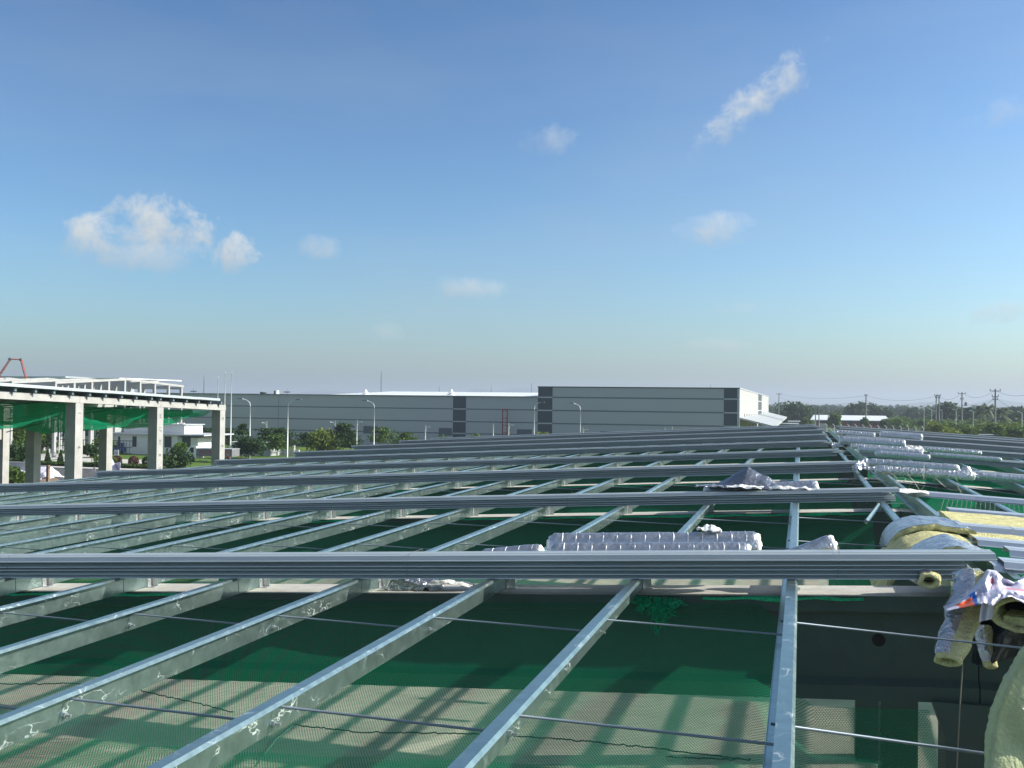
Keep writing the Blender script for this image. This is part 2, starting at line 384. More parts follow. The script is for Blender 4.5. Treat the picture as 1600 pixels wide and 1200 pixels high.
# cleats (bent plates bolted to the beams) and lap plates at every beam
cl = MB(); cl.box((.004, -.045, -.20), (.010, .045, -.015)); cl.box((.004, .045, -.20), (.085, .052, -.03)); cl.box((.0, -.06, -.206), (.11, .07, -.199))
cl.tube([(.01, -.015, -.06), (.022, -.015, -.06)], .012); cl.tube([(.01, -.015, -.13), (.022, -.015, -.13)], .012)
cleat_me = cl.build('cleat', 'nut').data
bpy.data.objects.remove(bpy.data.objects['cleat'])
lp = MB(); lp.prism(offset_profile([(.002, -.012), (.002, -.190)], -.004), (0, -.42, 0), (0, .42, 0), 'y'); lap_me = lp.build('lap_plate', 'galv').data
bpy.data.objects.remove(bpy.data.objects['lap_plate'])
for x, p in purl.items():
    rest = MB()
    for k, y in enumerate(YB):
        if k == 0 or (k == 1 and 1 < x < 2): continue
        far = k > 3 or (x > 2 and k > 2)
        if not far:
            for nm, me in (('cleat', cleat_me), ('lap_plate', lap_me)):
                c = bpy.data.objects.new(nm, me); COL.objects.link(c); c.parent = p; c.location = (.002, y + (.08 if nm == 'cleat' else 0), 0)
                if x in PXR or x == 1.37: c.scale.x = -1
        else:
            rest.box((.004, y - .05, -.2), (.012, y + .05, -.02)); rest.box((.004, y + .05, -.2), (.08, y + .056, -.03))
    if rest.v:
        c = rest.build('distant_cleats', 'nut', p); c['kind'] = 'stuff'
# sag rods: from under one top flange down to the foot of the next purlin
ROWS = [5.86, 8.66, 13.85, 16.75, 22.0, 24.6, 30.2, 33.0]
XS = sorted(PX[:-1]) + [1.37]
nut_me = None
far_rods = MB()
for a, b in zip(XS[:-1], XS[1:]):
    for ri, y in enumerate(ROWS + [y + d for y in YK[3:-1] for d in (3.0, 5.6)]):
        p0 = Vector((a - .03, y, rz(a) - .046)); p1 = Vector((b + .035, y - .02, rz(b) - .150))
        if b == 1.37 and ri < 2: p1 = Vector((2.7, y - .05, rz(2.2) - .24))
        if ri < 6:
            o = MB().tube([p0, p1], .0085, 6).build('sag_rod', 'steel', None, True); child(o)
            if ri < 4:
                n = MB().tube([p1 + Vector((-.03, 0, 0)), p1 + Vector((-.006, 0, 0))], .021, 6).tube([p1, p1 + Vector((.03, 0, 0))], .010, 6).tube([p1 + Vector((-.034, 0, 0)), p1 + Vector((-.030, 0, 0))], .028, 8).build('nut', 'nut')
                n.parent = o; n.matrix_parent_inverse = Matrix.Translation((0, 8, 0)) @ Matrix.Translation((0, -8, 0))
        else: far_rods.tube([p0, p1], .009, 4)
fr = far_rods.build('distant_sag_rods', 'steel'); fr['kind'] = 'stuff'; child(fr)
XS = [1.93] + PXR
for a, b in zip(XS[:-1], XS[1:]):
    for y in (13.85, 16.75, 22.0, 24.6):
        child(MB().tube([(a, y, rz(a) - .046), (b, y, rz(b) - .15)], .0085, 6).build('sag_rod', 'steel', None, True))
# ridge ties between the two ridge purlins
for y in [13.2, 16.0, 19.6, 22.5, 25.0, 30, 33, 38, 41]:
    child(part_box('ridge_tie', (1.37, y - .03, rz(1.5) - .12), (1.93, y + .03, rz(1.5) - .11), 'galv', None))
# diagonal plate brace under the ridge, second bay
child(MB().tube([(1.25, 18.3, rz(1.2) - .02), (.98, 17.0, rz(1) - .16)], .04, 4).build('ridge_brace', 'galv'))

# precast beams: an I section that follows the slope
bprof = [(-.31, 0), (.31, 0), (.31, -.15), (.17, -.20), (.17, -.82), (.25, -.88), (.25, -1.02), (-.25, -1.02), (-.25, -.88), (-.17, -.82), (-.17, -.20), (-.31, -.15)]
for k, y in enumerate(YB):
    for side in (0, 1):
        x0, x1 = (EAVE + .3, XR) if side == 0 else (XR + .01, XRE + 1)
        o = MB(); n = 24 if side == 0 else 12
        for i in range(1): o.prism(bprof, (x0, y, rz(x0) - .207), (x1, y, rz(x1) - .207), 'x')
        q = child(o.build('concrete_beam', 'conc')); q.data.materials.append(MT['conc_lit'])
        q.data.polygons[0].material_index = 1  # top face gets the lit copy, the sides keep the shaded one
    for x in (EAVE + .6, 1.65, 15.):
        o = MB(); z1 = rz(x) - 1.23
        o.box((x - .3, y - .3, 0), (x + .3, y + .3, z1 - .35))
        o.add([(x - .3, y - .3, z1 - .35), (x + .3, y - .3, z1 - .35), (x + .3, y + .3, z1 - .35), (x - .3, y + .3, z1 - .35),
               (x - .42, y - .3, z1), (x + .42, y - .3, z1), (x + .42, y + .3, z1), (x - .42, y + .3, z1)],
              [(4, 5, 6, 7), (0, 1, 5, 4), (1, 2, 6, 5), (2, 3, 7, 6), (3, 0, 4, 7)])
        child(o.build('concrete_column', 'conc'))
# cast-in sleeve in the nearest beam (dark round opening)
p = atY(1373, 1000, YB[1] - .17)
child(MB().tube([(p.x, YB[1] - .176, p.z), (p.x, YB[1] - .10, p.z)], .062, 20).build('beam_sleeve', 'dark'))
child(MB().box((EAVE - .18, -1.5, rz(EAVE) - .2), (EAVE + .0, YEND, rz(EAVE) - .02)).build('eave_gutter', 'sheet'))

# ------------------------------------------------------------------ bundles of nested roof sheets
def tray(zo, y, rib, wid=.205):
    return offset_profile([(y - wid - .030, zo - .007), (y - wid - .028, zo), (y - wid + .004, zo), (y - wid + .034, zo + rib), (y - .07, zo + rib), (y - .06, zo + rib + .006), (y - .03, zo + rib),
                           (y + wid - .034, zo + rib), (y + wid - .004, zo), (y + wid + .028, zo), (y + wid + .030, zo - .007)], .0022)
def bundle(x0, x1, y, label, n=7, pitch=.031, rib=.034, side=0, z_off=0., seed=0, first_lit=False, group='bundles of roof sheets laid down the slope', m='sheet'):
    rnd = random.Random(seed * 13 + side)
    root = thing('roof_sheet_bundle', ((x0 + x1) / 2, y, rz((x0 + x1) / 2)), label, 'sheet bundle', group)
    inv = Matrix.Translation(root.location).inverted(); zo = .004 + z_off
    N = 10
    for i in range(n):
        a = x0 + rnd.uniform(-.12, .12); b = x1 + rnd.uniform(-.26, .13)
        dy = rnd.uniform(-.014, .014) + (.0 if i < n - 1 else -.004)
        r_ = rib if i < n - 1 else rib * 1.25
        pr = tray(zo, 0, r_)
        np_ = len(pr); v = []; f = []
        for j in range(N + 1):
            x = a + (b - a) * j / N; w = .012 * math.sin(j * 1.7 + i * .25 + seed) + .03 * nz3(x * .15, seed * 3.3)
            for (u, z) in pr: v.append((x, y + dy + u + w, rz(x) + z - .004 * (i > 0) * abs(math.sin(x * 2.09 + i))))
        for j in range(N):
            for k in range(np_): f.append((j * np_ + k, j * np_ + (k + 1) % np_, (j + 1) * np_ + (k + 1) % np_, (j + 1) * np_ + k))
        f += [tuple(range(np_ - 1, -1, -1)), tuple(range(N * np_, (N + 1) * np_))]
        o = mesh_obj('roof_sheet', v, f, m, root); o.matrix_parent_inverse = inv
        zo += pitch * rnd.choice((.75, .85, 1.0, 1.2, 1.3))
    top = zo + rib - pitch * .6
    for t in (.42, .62, .80, .955) if side == 0 else (.1, .3):
        x = x0 + (x1 - x0) * t; z = rz(x)
        w = MB().tube([(x, y - .235, z + .0), (x + .01, y - .232, z + top * .6), (x + .015, y - .2, z + top + .004), (x + .02, y + .2, z + top + .004), (x, y + .235, z + .0)], .0022, 4).build('tie_wire', 'wire', root)
        w.matrix_parent_inverse = inv
    return root, top
ordinal = ['nearest', 'second', 'third', 'fourth', 'fifth', 'sixth', 'seventh', 'eighth', 'farthest']
XEND = [1.62, 1.55, 1.50, 1.25, 1.3, 1.3, 1.3, 1.2, 1.2]
for k, y in enumerate(YK):
    n = [6, 6, 6, 6, 6, 7, 8, 9, 9][k]
    lab = {0: 'nearest bundle of blue-grey roof sheets, crossing nearly the whole picture',
           8: 'farthest bundle of blue-grey roof sheets left of the ridge, in front of the grey warehouse'}.get(
        k, '%s bundle of blue-grey roof sheets from the camera, left of the ridge' % ordinal[k])
    bundle(EAVE + .1 + random.uniform(-.2, .3), XEND[k], y + .22, lab, n - 1, .0445, .036, 0, 0, k)
rb = {2: (1.70, 14, 26.9, 6), 3: (1.9, 21, 35.5, 6), 4: (2.0, 21, 43.9, 6), 5: (2.0, 21, 52.1, 7), 6: (2.2, 21, 60.1, 8), 7: (2.4, 21, 67.3, 9), 8: (2.4, 21, 74.5, 9)}
for k, (a, b, y, n) in rb.items():
    bundle(a, b, y + .22, '%s bundle of roof sheets running down the right-hand slope%s' % (
        {2: 'nearest full', 3: 'second full', 4: 'third', 5: 'fourth', 6: 'fifth', 7: 'sixth', 8: 'farthest'}[k], {2: ', foil rolls lying on it', 8: ', by the green trees'}.get(k, '')),
        n, .031, .034, 1, 0, 20 + k, group='bundles of roof sheets on the right slope')
# loose single trays on the right slope, near the ridge
def loose(xa, y, xb, n, lab, dz=0., sd=0, m='sheet_lit', pitch=.03, rib=.045):
    bundle(xa, xb, y, lab, n, pitch, rib, 1, dz, sd, group='loose roof sheets beside the ridge', m=m)
loose(1.93, 20.3, 12, 2, 'bright pair of nested roof sheets sloping right from the ridge, white flap at its end', 0, 31)
loose(2.05, 17.1, 10, 1, 'single bright roof sheet behind the yellow blanket on the right slope', 0, 32, rib=.06)
loose(1.93, 14.35, 8, 2, 'two dark-sided roof sheets between the yellow blankets', .03, 33, rib=.05)
loose(1.90, 13.2, 8, 1, 'bright roof sheet in front of the dark-sided pair on the right slope', .02, 34)
loose(2.10, 12.45, 8, 1, 'roof sheet whose end rests on the crumpled foil blanket', .02, 35, rib=.05)
loose(1.88, 11.35, 8, 2, 'grey roof sheets just behind the end of the nearest bundle', .0, 36)
loose(2.0, 10.55, 8, 1, 'roof sheet above the white and orange bag', .0, 37)
loose(2.05, 9.9, 8, 1, 'roof sheet half covered by the white and orange bag', .0, 38)

# ------------------------------------------------------------------ safety nets
def net_z(x, t, k, sag=1.1):
    base = rz(x) - .235 - .05
    if k == 0: base -= 1.0 * t ** 2 * min(1, max(0, (x + .25) / .25))
    s = 4 * t * (1 - t)
    s = s ** .85
    wob = .16 * nz3(x * .28, t * 2.2, k * 3.7) + .05 * nz3(x * 1.3, t * 6, k)
    return base - s * (sag + .22 * nz3(x * .11, 0, k * 1.9)) + wob * min(1, s * 3)
def net(k, y0, y1, x0, x1, label, nx, ny, m='net', sag=1.1):
    L = (y1 - y0) * 1.08
    o = grid_obj('safety_net', lambda u, v: (x0 + (x1 - x0) * u, y0 + (y1 - y0) * v, net_z(x0 + (x1 - x0) * u, v, k, sag)), nx, ny, m, None,
                 lambda u, v: (5 + (x1 - x0) * u, 5 + L * v))
    return tag(o, label, 'safety net', 'green safety nets slung between the beams')
bays = []
for k in range(len(YB) - 1):
    if k > 5: break
    y0, y1 = YB[k] + .31, YB[k + 1] - .31
    nm = ['nearest', 'second', 'third', 'fourth', 'fifth', 'sixth'][k]
    o = net(k, y0, y1, EAVE + 1.5, XR - .45, 'green hexagonal safety net under the %s bay left of the ridge' % nm, 150, 34)
    bays.append(o)
    if k < 5:
        net(k + 20, y0, y1, XR + .4, XRE - 4, 'green safety net under the %s bay right of the ridge' % nm, 60, 24, 'net2' if k > 0 else 'net', .8)
    # hem of the net bunched along the front edge of the beam
    if k < 4:
        rnd = random.Random(k)
        x = EAVE + 2
        while x < (XR - .5 if k else -.3):
            ln = rnd.uniform(.8, 3.2)
            if rnd.random() < .8:
                xe = min(x + ln, XR - .4); pts = []; rr = []
                for i in range(15):
                    xx = x + (xe - x) * i / 14
                    pts.append((xx, y1 - .01 + .03 * nz3(xx * 4, k), rz(xx) - .235 + .02 * nz3(xx * 3, 5, k))); rr.append(.014 + .055 * abs(nz3(xx * 2.1, 9, k)) * math.sin(math.pi * (i + .5) / 15))
                h = MB().tube(pts, rr, 7).build('net_hem', 'bunch', o, True)
            x += ln
# second, overlapping strip of net in the nearest bay (reads denser green)
def strip(x0, x1, t0, t1, lab):
    y0, y1 = YB[0] + .31, YB[1] - .31
    o = grid_obj('safety_net', lambda u, v: (x0 + (x1 - x0) * u, y0 + (y1 - y0) * (t0 + (t1 - t0) * v), net_z(x0 + (x1 - x0) * u, t0 + (t1 - t0) * v, 0) + .035 + .02 * nz3(u * 9, v * 5, 2)), 60, 12, 'net', None,
                 lambda u, v: (5.011 + (x1 - x0) * u * 1.04, 5 + (t1 - t0) * v * 7.4))
    return tag(o, lab, 'safety net', 'green safety nets slung between the beams')
strip(-9, .4, .56, .68, 'narrow overlapping strip of green net lying on the nearest net')
strip(-11, -2.6, .36, .52, 'green net strip lapped over the nearest net at lower left')
# seam ropes on the nearest net
def net_pt(px, py):
    v = ray(px, py); lo, hi = 3.2, 10.3
    f = lambda y: (v.z * y / v.y + CZ) - net_z(v.x * y / v.y, (y - YB[0] - .31) / (YB[1] - YB[0] - .62), 0)
    for _ in range(40):
        mid = (lo + hi) / 2
        if f(mid) > 0: lo = mid
        else: hi = mid
    P = _o(v, lo / v.y); return P + Vector((0, 0, .02))
for rope in ([(400, 1199), (430, 1160), (459, 1136), (560, 1147), (740, 1150), (860, 1157), (1000, 1170), (1181, 1192)],
             [(0, 1071), (60, 1072), (110, 1070), (219, 1082), (300, 1100), (369, 1117)], [(1040, 1186), (1180, 1192)]):
    P = [net_pt(*q) for q in rope]; pts = []
    for a, b in zip(P[:-1], P[1:]):
        nseg = max(3, int((b - a).length / .035))
        for i in range(nseg): pts.append(a.lerp(b, i / nseg) + Vector((random.uniform(-.005, .005), random.uniform(-.008, .008), random.uniform(-.005, .005))))
    MB().tube(pts, .006, 5).build('seam_rope', 'rope', bays[0])
# knotted bunch of net hanging from the beam
b = thing('net_bunch', (-1.42, YB[1] - .34, rz(-1.4) - .25), 'bright green bunch of spare netting hanging beside the fourth purlin', 'netting')
for i in range(90):
    x = random.gauss(0, .15); l = random.uniform(.06, .2) * (1.9 if abs(x - .06) < .06 else 1.) * (1 if abs(x) < .2 else .45)
    P = [(x + random.gauss(0, .006) * j, random.gauss(-.03, .03) - .004 * j, .03 - l * j / 6) for j in range(7)]
    if i == 0: acc = MB()
    acc.tube(P, .0045, 3)
acc.build('net_strand', 'bunch', b)['kind'] = 'stuff'

# ------------------------------------------------------------------ insulation rolls, blankets and rubbish on the roof
def roll(name_lab, p0, p1, r0, r1=None, straps=None, end0='paper', end1='paper', m='foilw', seed=0, group=None, flat=.0, bend=0.):
    """a wrapped roll of foil faced wool between two points (centres)"""
    p0, p1 = Vector(p0), Vector(p1); r1 = r1 or r0
    root = thing('insulation_roll', p0, name_lab, 'insulation roll', group)
    L = (p1 - p0).length; d = (p1 - p0).normalized()
    u = d.cross(Vector((0, 0, 1))).normalized(); w = u.cross(d)
    NS, NR = max(14, int(L / .05)), 20; v = []; f = []
    step = .155
    def rad(s, t):
        x = s * L; q = (x / step) % 1.
        r = r0 + (r1 - r0) * s
        r *= 1 + .05 * nz3(x * 3, math.cos(t) * 1.5, seed + math.sin(t)) + .02 * nz3(x * 14, math.cos(t) * 5, seed + 4 * math.sin(t))
        if straps: r *= 1 - .07 * (math.exp(-((min(q, 1 - q)) / .07) ** 2))
        return r * (1 - .25 * max(0, 1 - min(s, 1 - s) * L / .06) ** 2)
    def P(s, t, k=1.):
        r = rad(s, t) * k; c = p0 + d * (s * L) + w * (bend * math.sin(math.pi * s))
        return c - p0 + u * (math.cos(t) * r) + w * (max(-.86, math.sin(t)) * r)
    for i in range(NS + 1):
        for j in range(NR): v.append(P(i / NS, 2 * math.pi * j / NR))
    for i in range(NS):
        for j in range(NR): f.append((i * NR + j, i * NR + (j + 1) % NR, (i + 1) * NR + (j + 1) % NR, (i + 1) * NR + j))
    mesh_obj('jacket', v, f, m, root, True)
    for s, e, sg in ((0, end0, -1), (1, end1, 1)):
        if not e: continue
        rr = rad(s, 0) * 1.06; vv = []; ff = []; rings = [(1.02, -.10), (1.1, -.01), (.86, .015), (.5, .0), (.16, .03), (.0, .01)]
        c = p0 + d * (s * L) - p0
        for (k, o_) in rings:
            for j in range(16):
                t = 2 * math.pi * j / 16; kk = k * rr * (1 + .12 * nz3(j * 1.3, k * 4, seed + s)); oo = o_ + .02 * nz3(j, k * 5, seed + 7)
                vv.append(c + d * (sg * oo) + u * (math.cos(t) * kk) + w * (max(-.9, math.sin(t)) * kk))
        for a in range(len(rings) - 1):
            for j in range(16): ff.append((a * 16 + j, a * 16 + (j + 1) % 16, (a + 1) * 16 + (j + 1) % 16, (a + 1) * 16 + j))
        mesh_obj('wrapper_end', vv, ff, e, root, True)
    if straps:
        x = step
        while x < L - .05:
            s = x / L; pts = [P(s + .006 * math.sin(j), 2 * math.pi * j / 14, 1.012) for j in range(15)]
            MB().tube(pts, .0065, 4, False).build('binding_strap', 'paper', root, True)
            x += step
    return root
g_l = 'foil rolls beside the nearest bundle'
T = Vector
zt = lambda x, h=.0: rz(x) + h
yA = 11.28
def on(x, y, r, lift=0.): return (x, y, rz(x) + r * .86 + lift)
roll('front one of the two long foil rolls right behind the nearest sheet bundle', on(-2.62, 11.2, .13, .03), on(-.50, 11.18, .13, .03), .135, .13, True, seed=1, group=None)
roll('rear one of the two long foil rolls behind the nearest bundle, foil scrap on top', on(-2.72, 11.58, .14, .08), on(-.42, 11.56, .14, .08), .14, .138, True, seed=2)
roll('foil roll end poking out left of the two long rolls', on(-3.45, 11.30, .13, -.01), on(-2.74, 11.28, .135, .02), .10, .125, True, seed=3, end0=None)
roll('smooth foil roll rising to a torn white end, right of the two long rolls', on(-.40, 11.3, .05, .0), on(.34, 11.28, .12, .13), .06, .115, False, 'foilw', 'paper', seed=4, bend=-.02, m='foil')
def crumple(name, c, size, m, seed, parent=None, amp=.08, dome=.1, n=16, rz_=0., thick=.004):
    c = Vector(c); sx, sy = size
    def fn(a, b):
        x, y = (a - .5) * sx, (b - .5) * sy
        e = 1 + .16 * nz3(math.atan2(b - .5, a - .5) * 2, seed * 3.1)
        x *= e; y *= e
        z = dome * max(0, 1 - (abs(a - .5) * 2) ** 2) * max(0, 1 - (abs(b - .5) * 2) ** 2) + amp * nz3(x * 5 / max(.3, sx), y * 6 / max(.3, sy), seed) + amp * .6 * abs(nz3(x * 14, y * 14, seed + 3))
        q = Vector((x, y, z)); q.rotate(Matrix.Rotation(rz_, 3, 'Z')); return q + (c if not parent else c)
    o = grid_obj(name, fn, n, n, m, parent, None, False, thick)
    return o
o = crumple('foil_scrap', (0, 0, 0), (.26, .16), 'paper', 5, amp=.05, dome=.05, n=10); o.location = T((-.95, 11.56, rz(-.9) + .35)); tag(o, 'torn white scrap of foil on top of the rear long roll', 'foil scrap')
# second bundle: roll, tent of foil coloured dark for shade and white flaps
roll('foil roll with white tufted end lying on the second bundle', on(-1.70, 19.62, .14, .02), on(.30, 19.6, .15, .04), .13, .155, False, seed=6)
t = thing('foil_tent', (-.93, 19.2, rz(-.93) + .24), 'crumpled foil sheet, shade in its colour, peaked like a tent on the second bundle', 'foil sheet')
def tent(u, v):
    x = -.75 + 1.5 * u; ridge = (max(0, 1 - abs(u - .52) / .42) ** 1.15) * .36 + .015 + .04 * math.exp(-((u - .74) / .05) ** 2)
    y = (v - .5) * (.9 - .35 * abs(u - .5))
    z = ridge * (1 - abs(2 * v - 1) ** 1.2) + .02 * nz3(u * 9, v * 9, 3) + .012 * abs(nz3(u * 25, v * 20, 5)) + .004
    return (x + .14 * (v - .5), y + .15, z)
grid_obj('foil_face', tent, 40, 20, 'foil_shade', t, None, False, .004)
crumple('white_flap', (-.02, -.28, .03), (.62, .30), 'paper', 8, t, amp=.04, dome=.03)
crumple('white_flap', (.78, -.22, .02), (.75, .24), 'paper', 9, t, amp=.05, dome=.03)
crumple('white_flap', (-.62, -.12, .02), (.5, .3), 'foil', 19, t, amp=.03, dome=.02)
# dark foil and a net tangle under the nearest bundle
o = crumple('foil_scrap', (0, 0, 0), (.62, .35), 'foil', 11, amp=.12, dome=.14, n=14); o.location = atY(650, 905, 11.1) + T((0, 0, -.12)); tag(o, 'crumpled dark foil lying on the beam under the nearest bundle, between two purlins', 'foil scrap')
o = crumple('foil_scrap', (0, 0, 0), (.5, .16), 'paper', 12, amp=.03, dome=.03, n=12); o.location = atY(705, 905, 11.0) + T((0, 0, -.05)); tag(o, 'narrow white-edged foil strip on the beam below the nearest bundle', 'foil scrap')
# rolls heaped along the ridge and on the right slope
RR = [((1305, 675), (1367, 679), .15, 'thin foil roll farthest left on the ridge, its front end at the last bundles', 0),
      ((1375, 676), (1441, 685), .20, 'far foil roll with a white end on the right slope, before the green trees', 1),
      ((1312, 688), (1414, 690), .22, 'stout foil roll with square ends on the ridge, above the crumpled pile', 0),
      ((1330, 697), (1420, 699), .14, 'crumpled silvery roll under the stout ridge roll', 0),
      ((1341, 702), (1441, 703), .16, 'bright wrinkled roll with white sparkling straps in the middle of the ridge pile', 1),
      ((1368, 708), (1452, 709), .13, 'bluish foil roll in the ridge pile', 0),
      ((1445, 700), (1533, 706), .10, 'slender foil roll with a curled end, alone on the right slope', 0),
      ((1454, 706), (1564, 718), .10, 'slender white-topped roll reaching farthest down the right slope', 0),
      ((1357, 722), (1497, 724), .17, 'thick blue-tinted foil roll just behind the one at the ridge end', 1),
      ((1368, 733), (1522, 735), .16, 'front foil roll of the ridge pile, starting in a crumpled knot', 1),
      ((1528, 736), (1625, 750), .12, 'foil roll cut by the right edge of the picture, on the right-hand bundle', 0),
      ((1313, 684), (1330, 686), .14, 'short white-wrapped stub at the left of the stout ridge roll', 0)]
for i, (a, b, r, lab, st) in enumerate(RR):
    def hit(px, py):
        v = ray(px, py); best = None
        zr = rz(XR) + .22 + r * .9
        for t in np.linspace(10, 90, 1600):
            q = _o(v, t); surf = rz(q.x) + .22 + r * .86
            if q.z <= surf: return q
        return _o(v, 60)
    A, B = hit(*a), hit(*b)
    ym = (A.y + B.y) / 2; A = atY(a[0], a[1], ym); B = atY(b[0], b[1], ym)
    r = r * (.62 + .012 * max(0, ym - 26))
    A.z = rz(A.x) + .2 + r * .86; B.z = rz(B.x) + .2 + r * .86
    roll(lab, A, B, r, r * .96, True, seed=20 + i, m='foilw' if i % 3 else 'foil')
for i, (px, py, sx, sy, lab) in enumerate([(1318, 694, .8, .8, 'crumpled pale wrapping between the far bundle ends and the ridge rolls'), (1372, 728, .45, .6, 'dark knotted foil tuft at the left end of the front ridge roll'),
                                           (1350, 716, .5, .6, 'tangle of torn foil hanging off the ridge beside the third bundle'), (1425, 694, 1.0, .6, 'white ribbons of torn wrapper on the right end of the ridge pile'),
                                           (1508, 733, .5, .4, 'white tuft between the two foil rolls on the nearest right bundle')]):
    q = atY(px, py, 26 if py > 710 else 40); o = crumple('foil_scrap', (0, 0, 0), (sx, sy), 'foil' if i != 3 else 'paper', 40 + i, amp=.16, dome=.18, n=12)
    o.location = (q.x, q.y, rz(q.x) + .1); tag(o, lab, 'foil scrap')
o = crumple('foil_flap', (0, 0, 0), (.9, .5), 'paper', 50, amp=.03, dome=.05, n=12); o.location = (1.75, 20.0, rz(1.7) + .06); tag(o, 'pale flap of sheet bridging the ridge at the end of the second bundle', 'sheet flap')
# loose wire mesh over the ridge
def wire_tangle(px, py, y, lab, n=26, s=.5):
    c = atY(px, py, y); m = MB(); rnd = random.Random(px)
    for i in range(n):
        a = Vector((rnd.gauss(0, s), rnd.gauss(0, s * .8), rnd.gauss(0, .09))); d = Vector((rnd.gauss(0, 1), rnd.gauss(0, .8), rnd.gauss(0, .5))).normalized() * rnd.uniform(.2, .6)
        pts = [a + d * (j / 5) + Vector((0, 0, .10 * math.sin(j * .7 + i))) for j in range(6)]
        m.tube(pts, .004, 3)
    o = m.build('wire_mesh_tangle', 'wire'); o.location = c; tag(o, lab, 'wire mesh')
wire_tangle(1405, 752, 21.5, 'tangle of thin tie wire and mesh over the gap at the ridge')
wire_tangle(1440, 748, 22.5, 'loose springy wires sticking up right of the ridge gap', 16, .45)
wm = MB(); 
for i in range(46):
    x = 1.95 + i * .075; y0_ = 17.6; wm.tube([(x, y0_, rz(x) - .01), (x + .25, y0_ + .8, rz(x) - .13), (x + .5, y0_ + 2.3, rz(x) - .02)], .0022, 3, False)
    wm.tube([(x, y0_, rz(x) - .01), (x - .25, y0_ + .8, rz(x) - .13), (x - .5, y0_ + 2.3, rz(x) - .02)], .0022, 3, False)
tag(wm.build('support_wire_mesh', 'wire'), 'fine diamond wire mesh stretched under the insulation right of the ridge', 'wire mesh')

# blankets near the ridge
def blanket(label, path, y0, y1, thick, m_top, seed, name='insulation_blanket', cat='insulation blanket', yslope=0., edge='wool', fold=None):
    """a strip laid along a bent path (x,z) and running from y0 to y1"""
    P = [Vector((x, 0, z)) for x, z in path]; L = [0]
    for a, b in zip(P[:-1], P[1:]): L.append(L[-1] + (b - a).length)
    def at(s):
        s *= L[-1]
        for i in range(len(P) - 1):
            if s <= L[i + 1] + 1e-9: return P[i].lerp(P[i + 1], (s - L[i]) / max(1e-6, L[i + 1] - L[i]))
        return P[-1]
    def sm(s): return (at(max(0, s - .05)) + at(s) * 2 + at(min(1, s + .05))) / 4
    def nrm(s):
        d = (sm(min(1, s + .04)) - sm(max(0, s - .04))).normalized(); return Vector((-d.z, 0, d.x))
    root = thing(name, sm(0) + Vector((0, y0, 0)), label, cat)
    o0 = sm(0) + Vector((0, y0, 0))
    def fn(k, lift):
        def g(u, v):
            e = .05 * nz3(u * 7, k, seed) * (1 if v in (0, 1) else 0)
            q = sm(u) + nrm(u) * lift * (1 + .25 * nz3(u * 6, v * 3, seed + 9)); q.y += y0 + (y1 - y0) * v + yslope * u + e
            q.z += .012 * nz3(u * 11, v * 9, seed + k) + .008 * nz3(u * 31, v * 22, seed)
            return q - o0
        return g
    g1 = fn(0, thick); g0 = fn(0, 0)
    grid_obj('top_face', g1, 44, 12, m_top, root, None, True)
    N = 44; v = []; f = []
    loop = [(i / N, 0.) for i in range(N + 1)] + [(1., j / 6) for j in range(1, 7)] + [(1 - i / N, 1.) for i in range(1, N + 1)] + [(0., 1 - j / 6) for j in range(1, 6)]
    n = len(loop)
    for (u, w_) in loop: v += [g1(u, w_) - Vector((0, 0, .004)), (g1(u, w_) + g0(u, w_)) / 2 + Vector((0, -.02 if w_ == 0 else .0, 0)), g0(u, w_)]
    for i in range(n):
        a, b = 3 * i, 3 * ((i + 1) % n); f += [(a, a + 1, b + 1, b), (a + 1, a + 2, b + 2, b + 1)]
    mesh_obj('wool_edge', v, f, edge, root, True)
    grid_obj('underside', g0, 30, 4, edge, root, None, True)
    return root
r0 = rz(XR)
blanket('silver foil blanket folded over the ridge purlin, thick yellow wool edge showing', [(1.10, r0 - .30), (1.12, r0 - .16), (1.24, r0 - .01), (1.45, r0 + .055), (1.75, r0 + .05), (2.02, r0 + .01), (2.08, r0 - .03)], 13.9, 15.0, .07, 'foil', 61, yslope=.05)
blanket('bare yellow wool blanket sloping down under the folded foil one', [(.86, r0 - .55), (1.0, r0 - .28), (1.2, r0 - .10), (1.5, r0 - .0), (1.9, r0 - .04)], 12.0, 13.9, .06, 'wool', 62, yslope=.3)
blanket('creased foil blanket bulging up behind the end of the nearest bundle', [(1.14, r0 - .22), (1.22, r0 - .02), (1.40, r0 + .09), (1.55, r0 + .125), (1.72, r0 + .06), (1.92, r0 - .02)], 11.5, 12.5, .05, 'foil', 63)
blanket('flat yellow wool blanket laid down the right slope behind the bright sheets', [(1.9, rz(1.9) + .01), (3.5, rz(3.5) + .02), (5.5, rz(5.5) + .01), (8, rz(8) + .01)], 14.9, 16.6, .06, 'wool', 64)
blanket('yellow wool strip peeping out between the loose sheets on the right slope', [(1.95, rz(1.95)), (3.5, rz(3.5)), (6, rz(6) + .0)], 13.25, 14.3, .05, 'wool', 65)
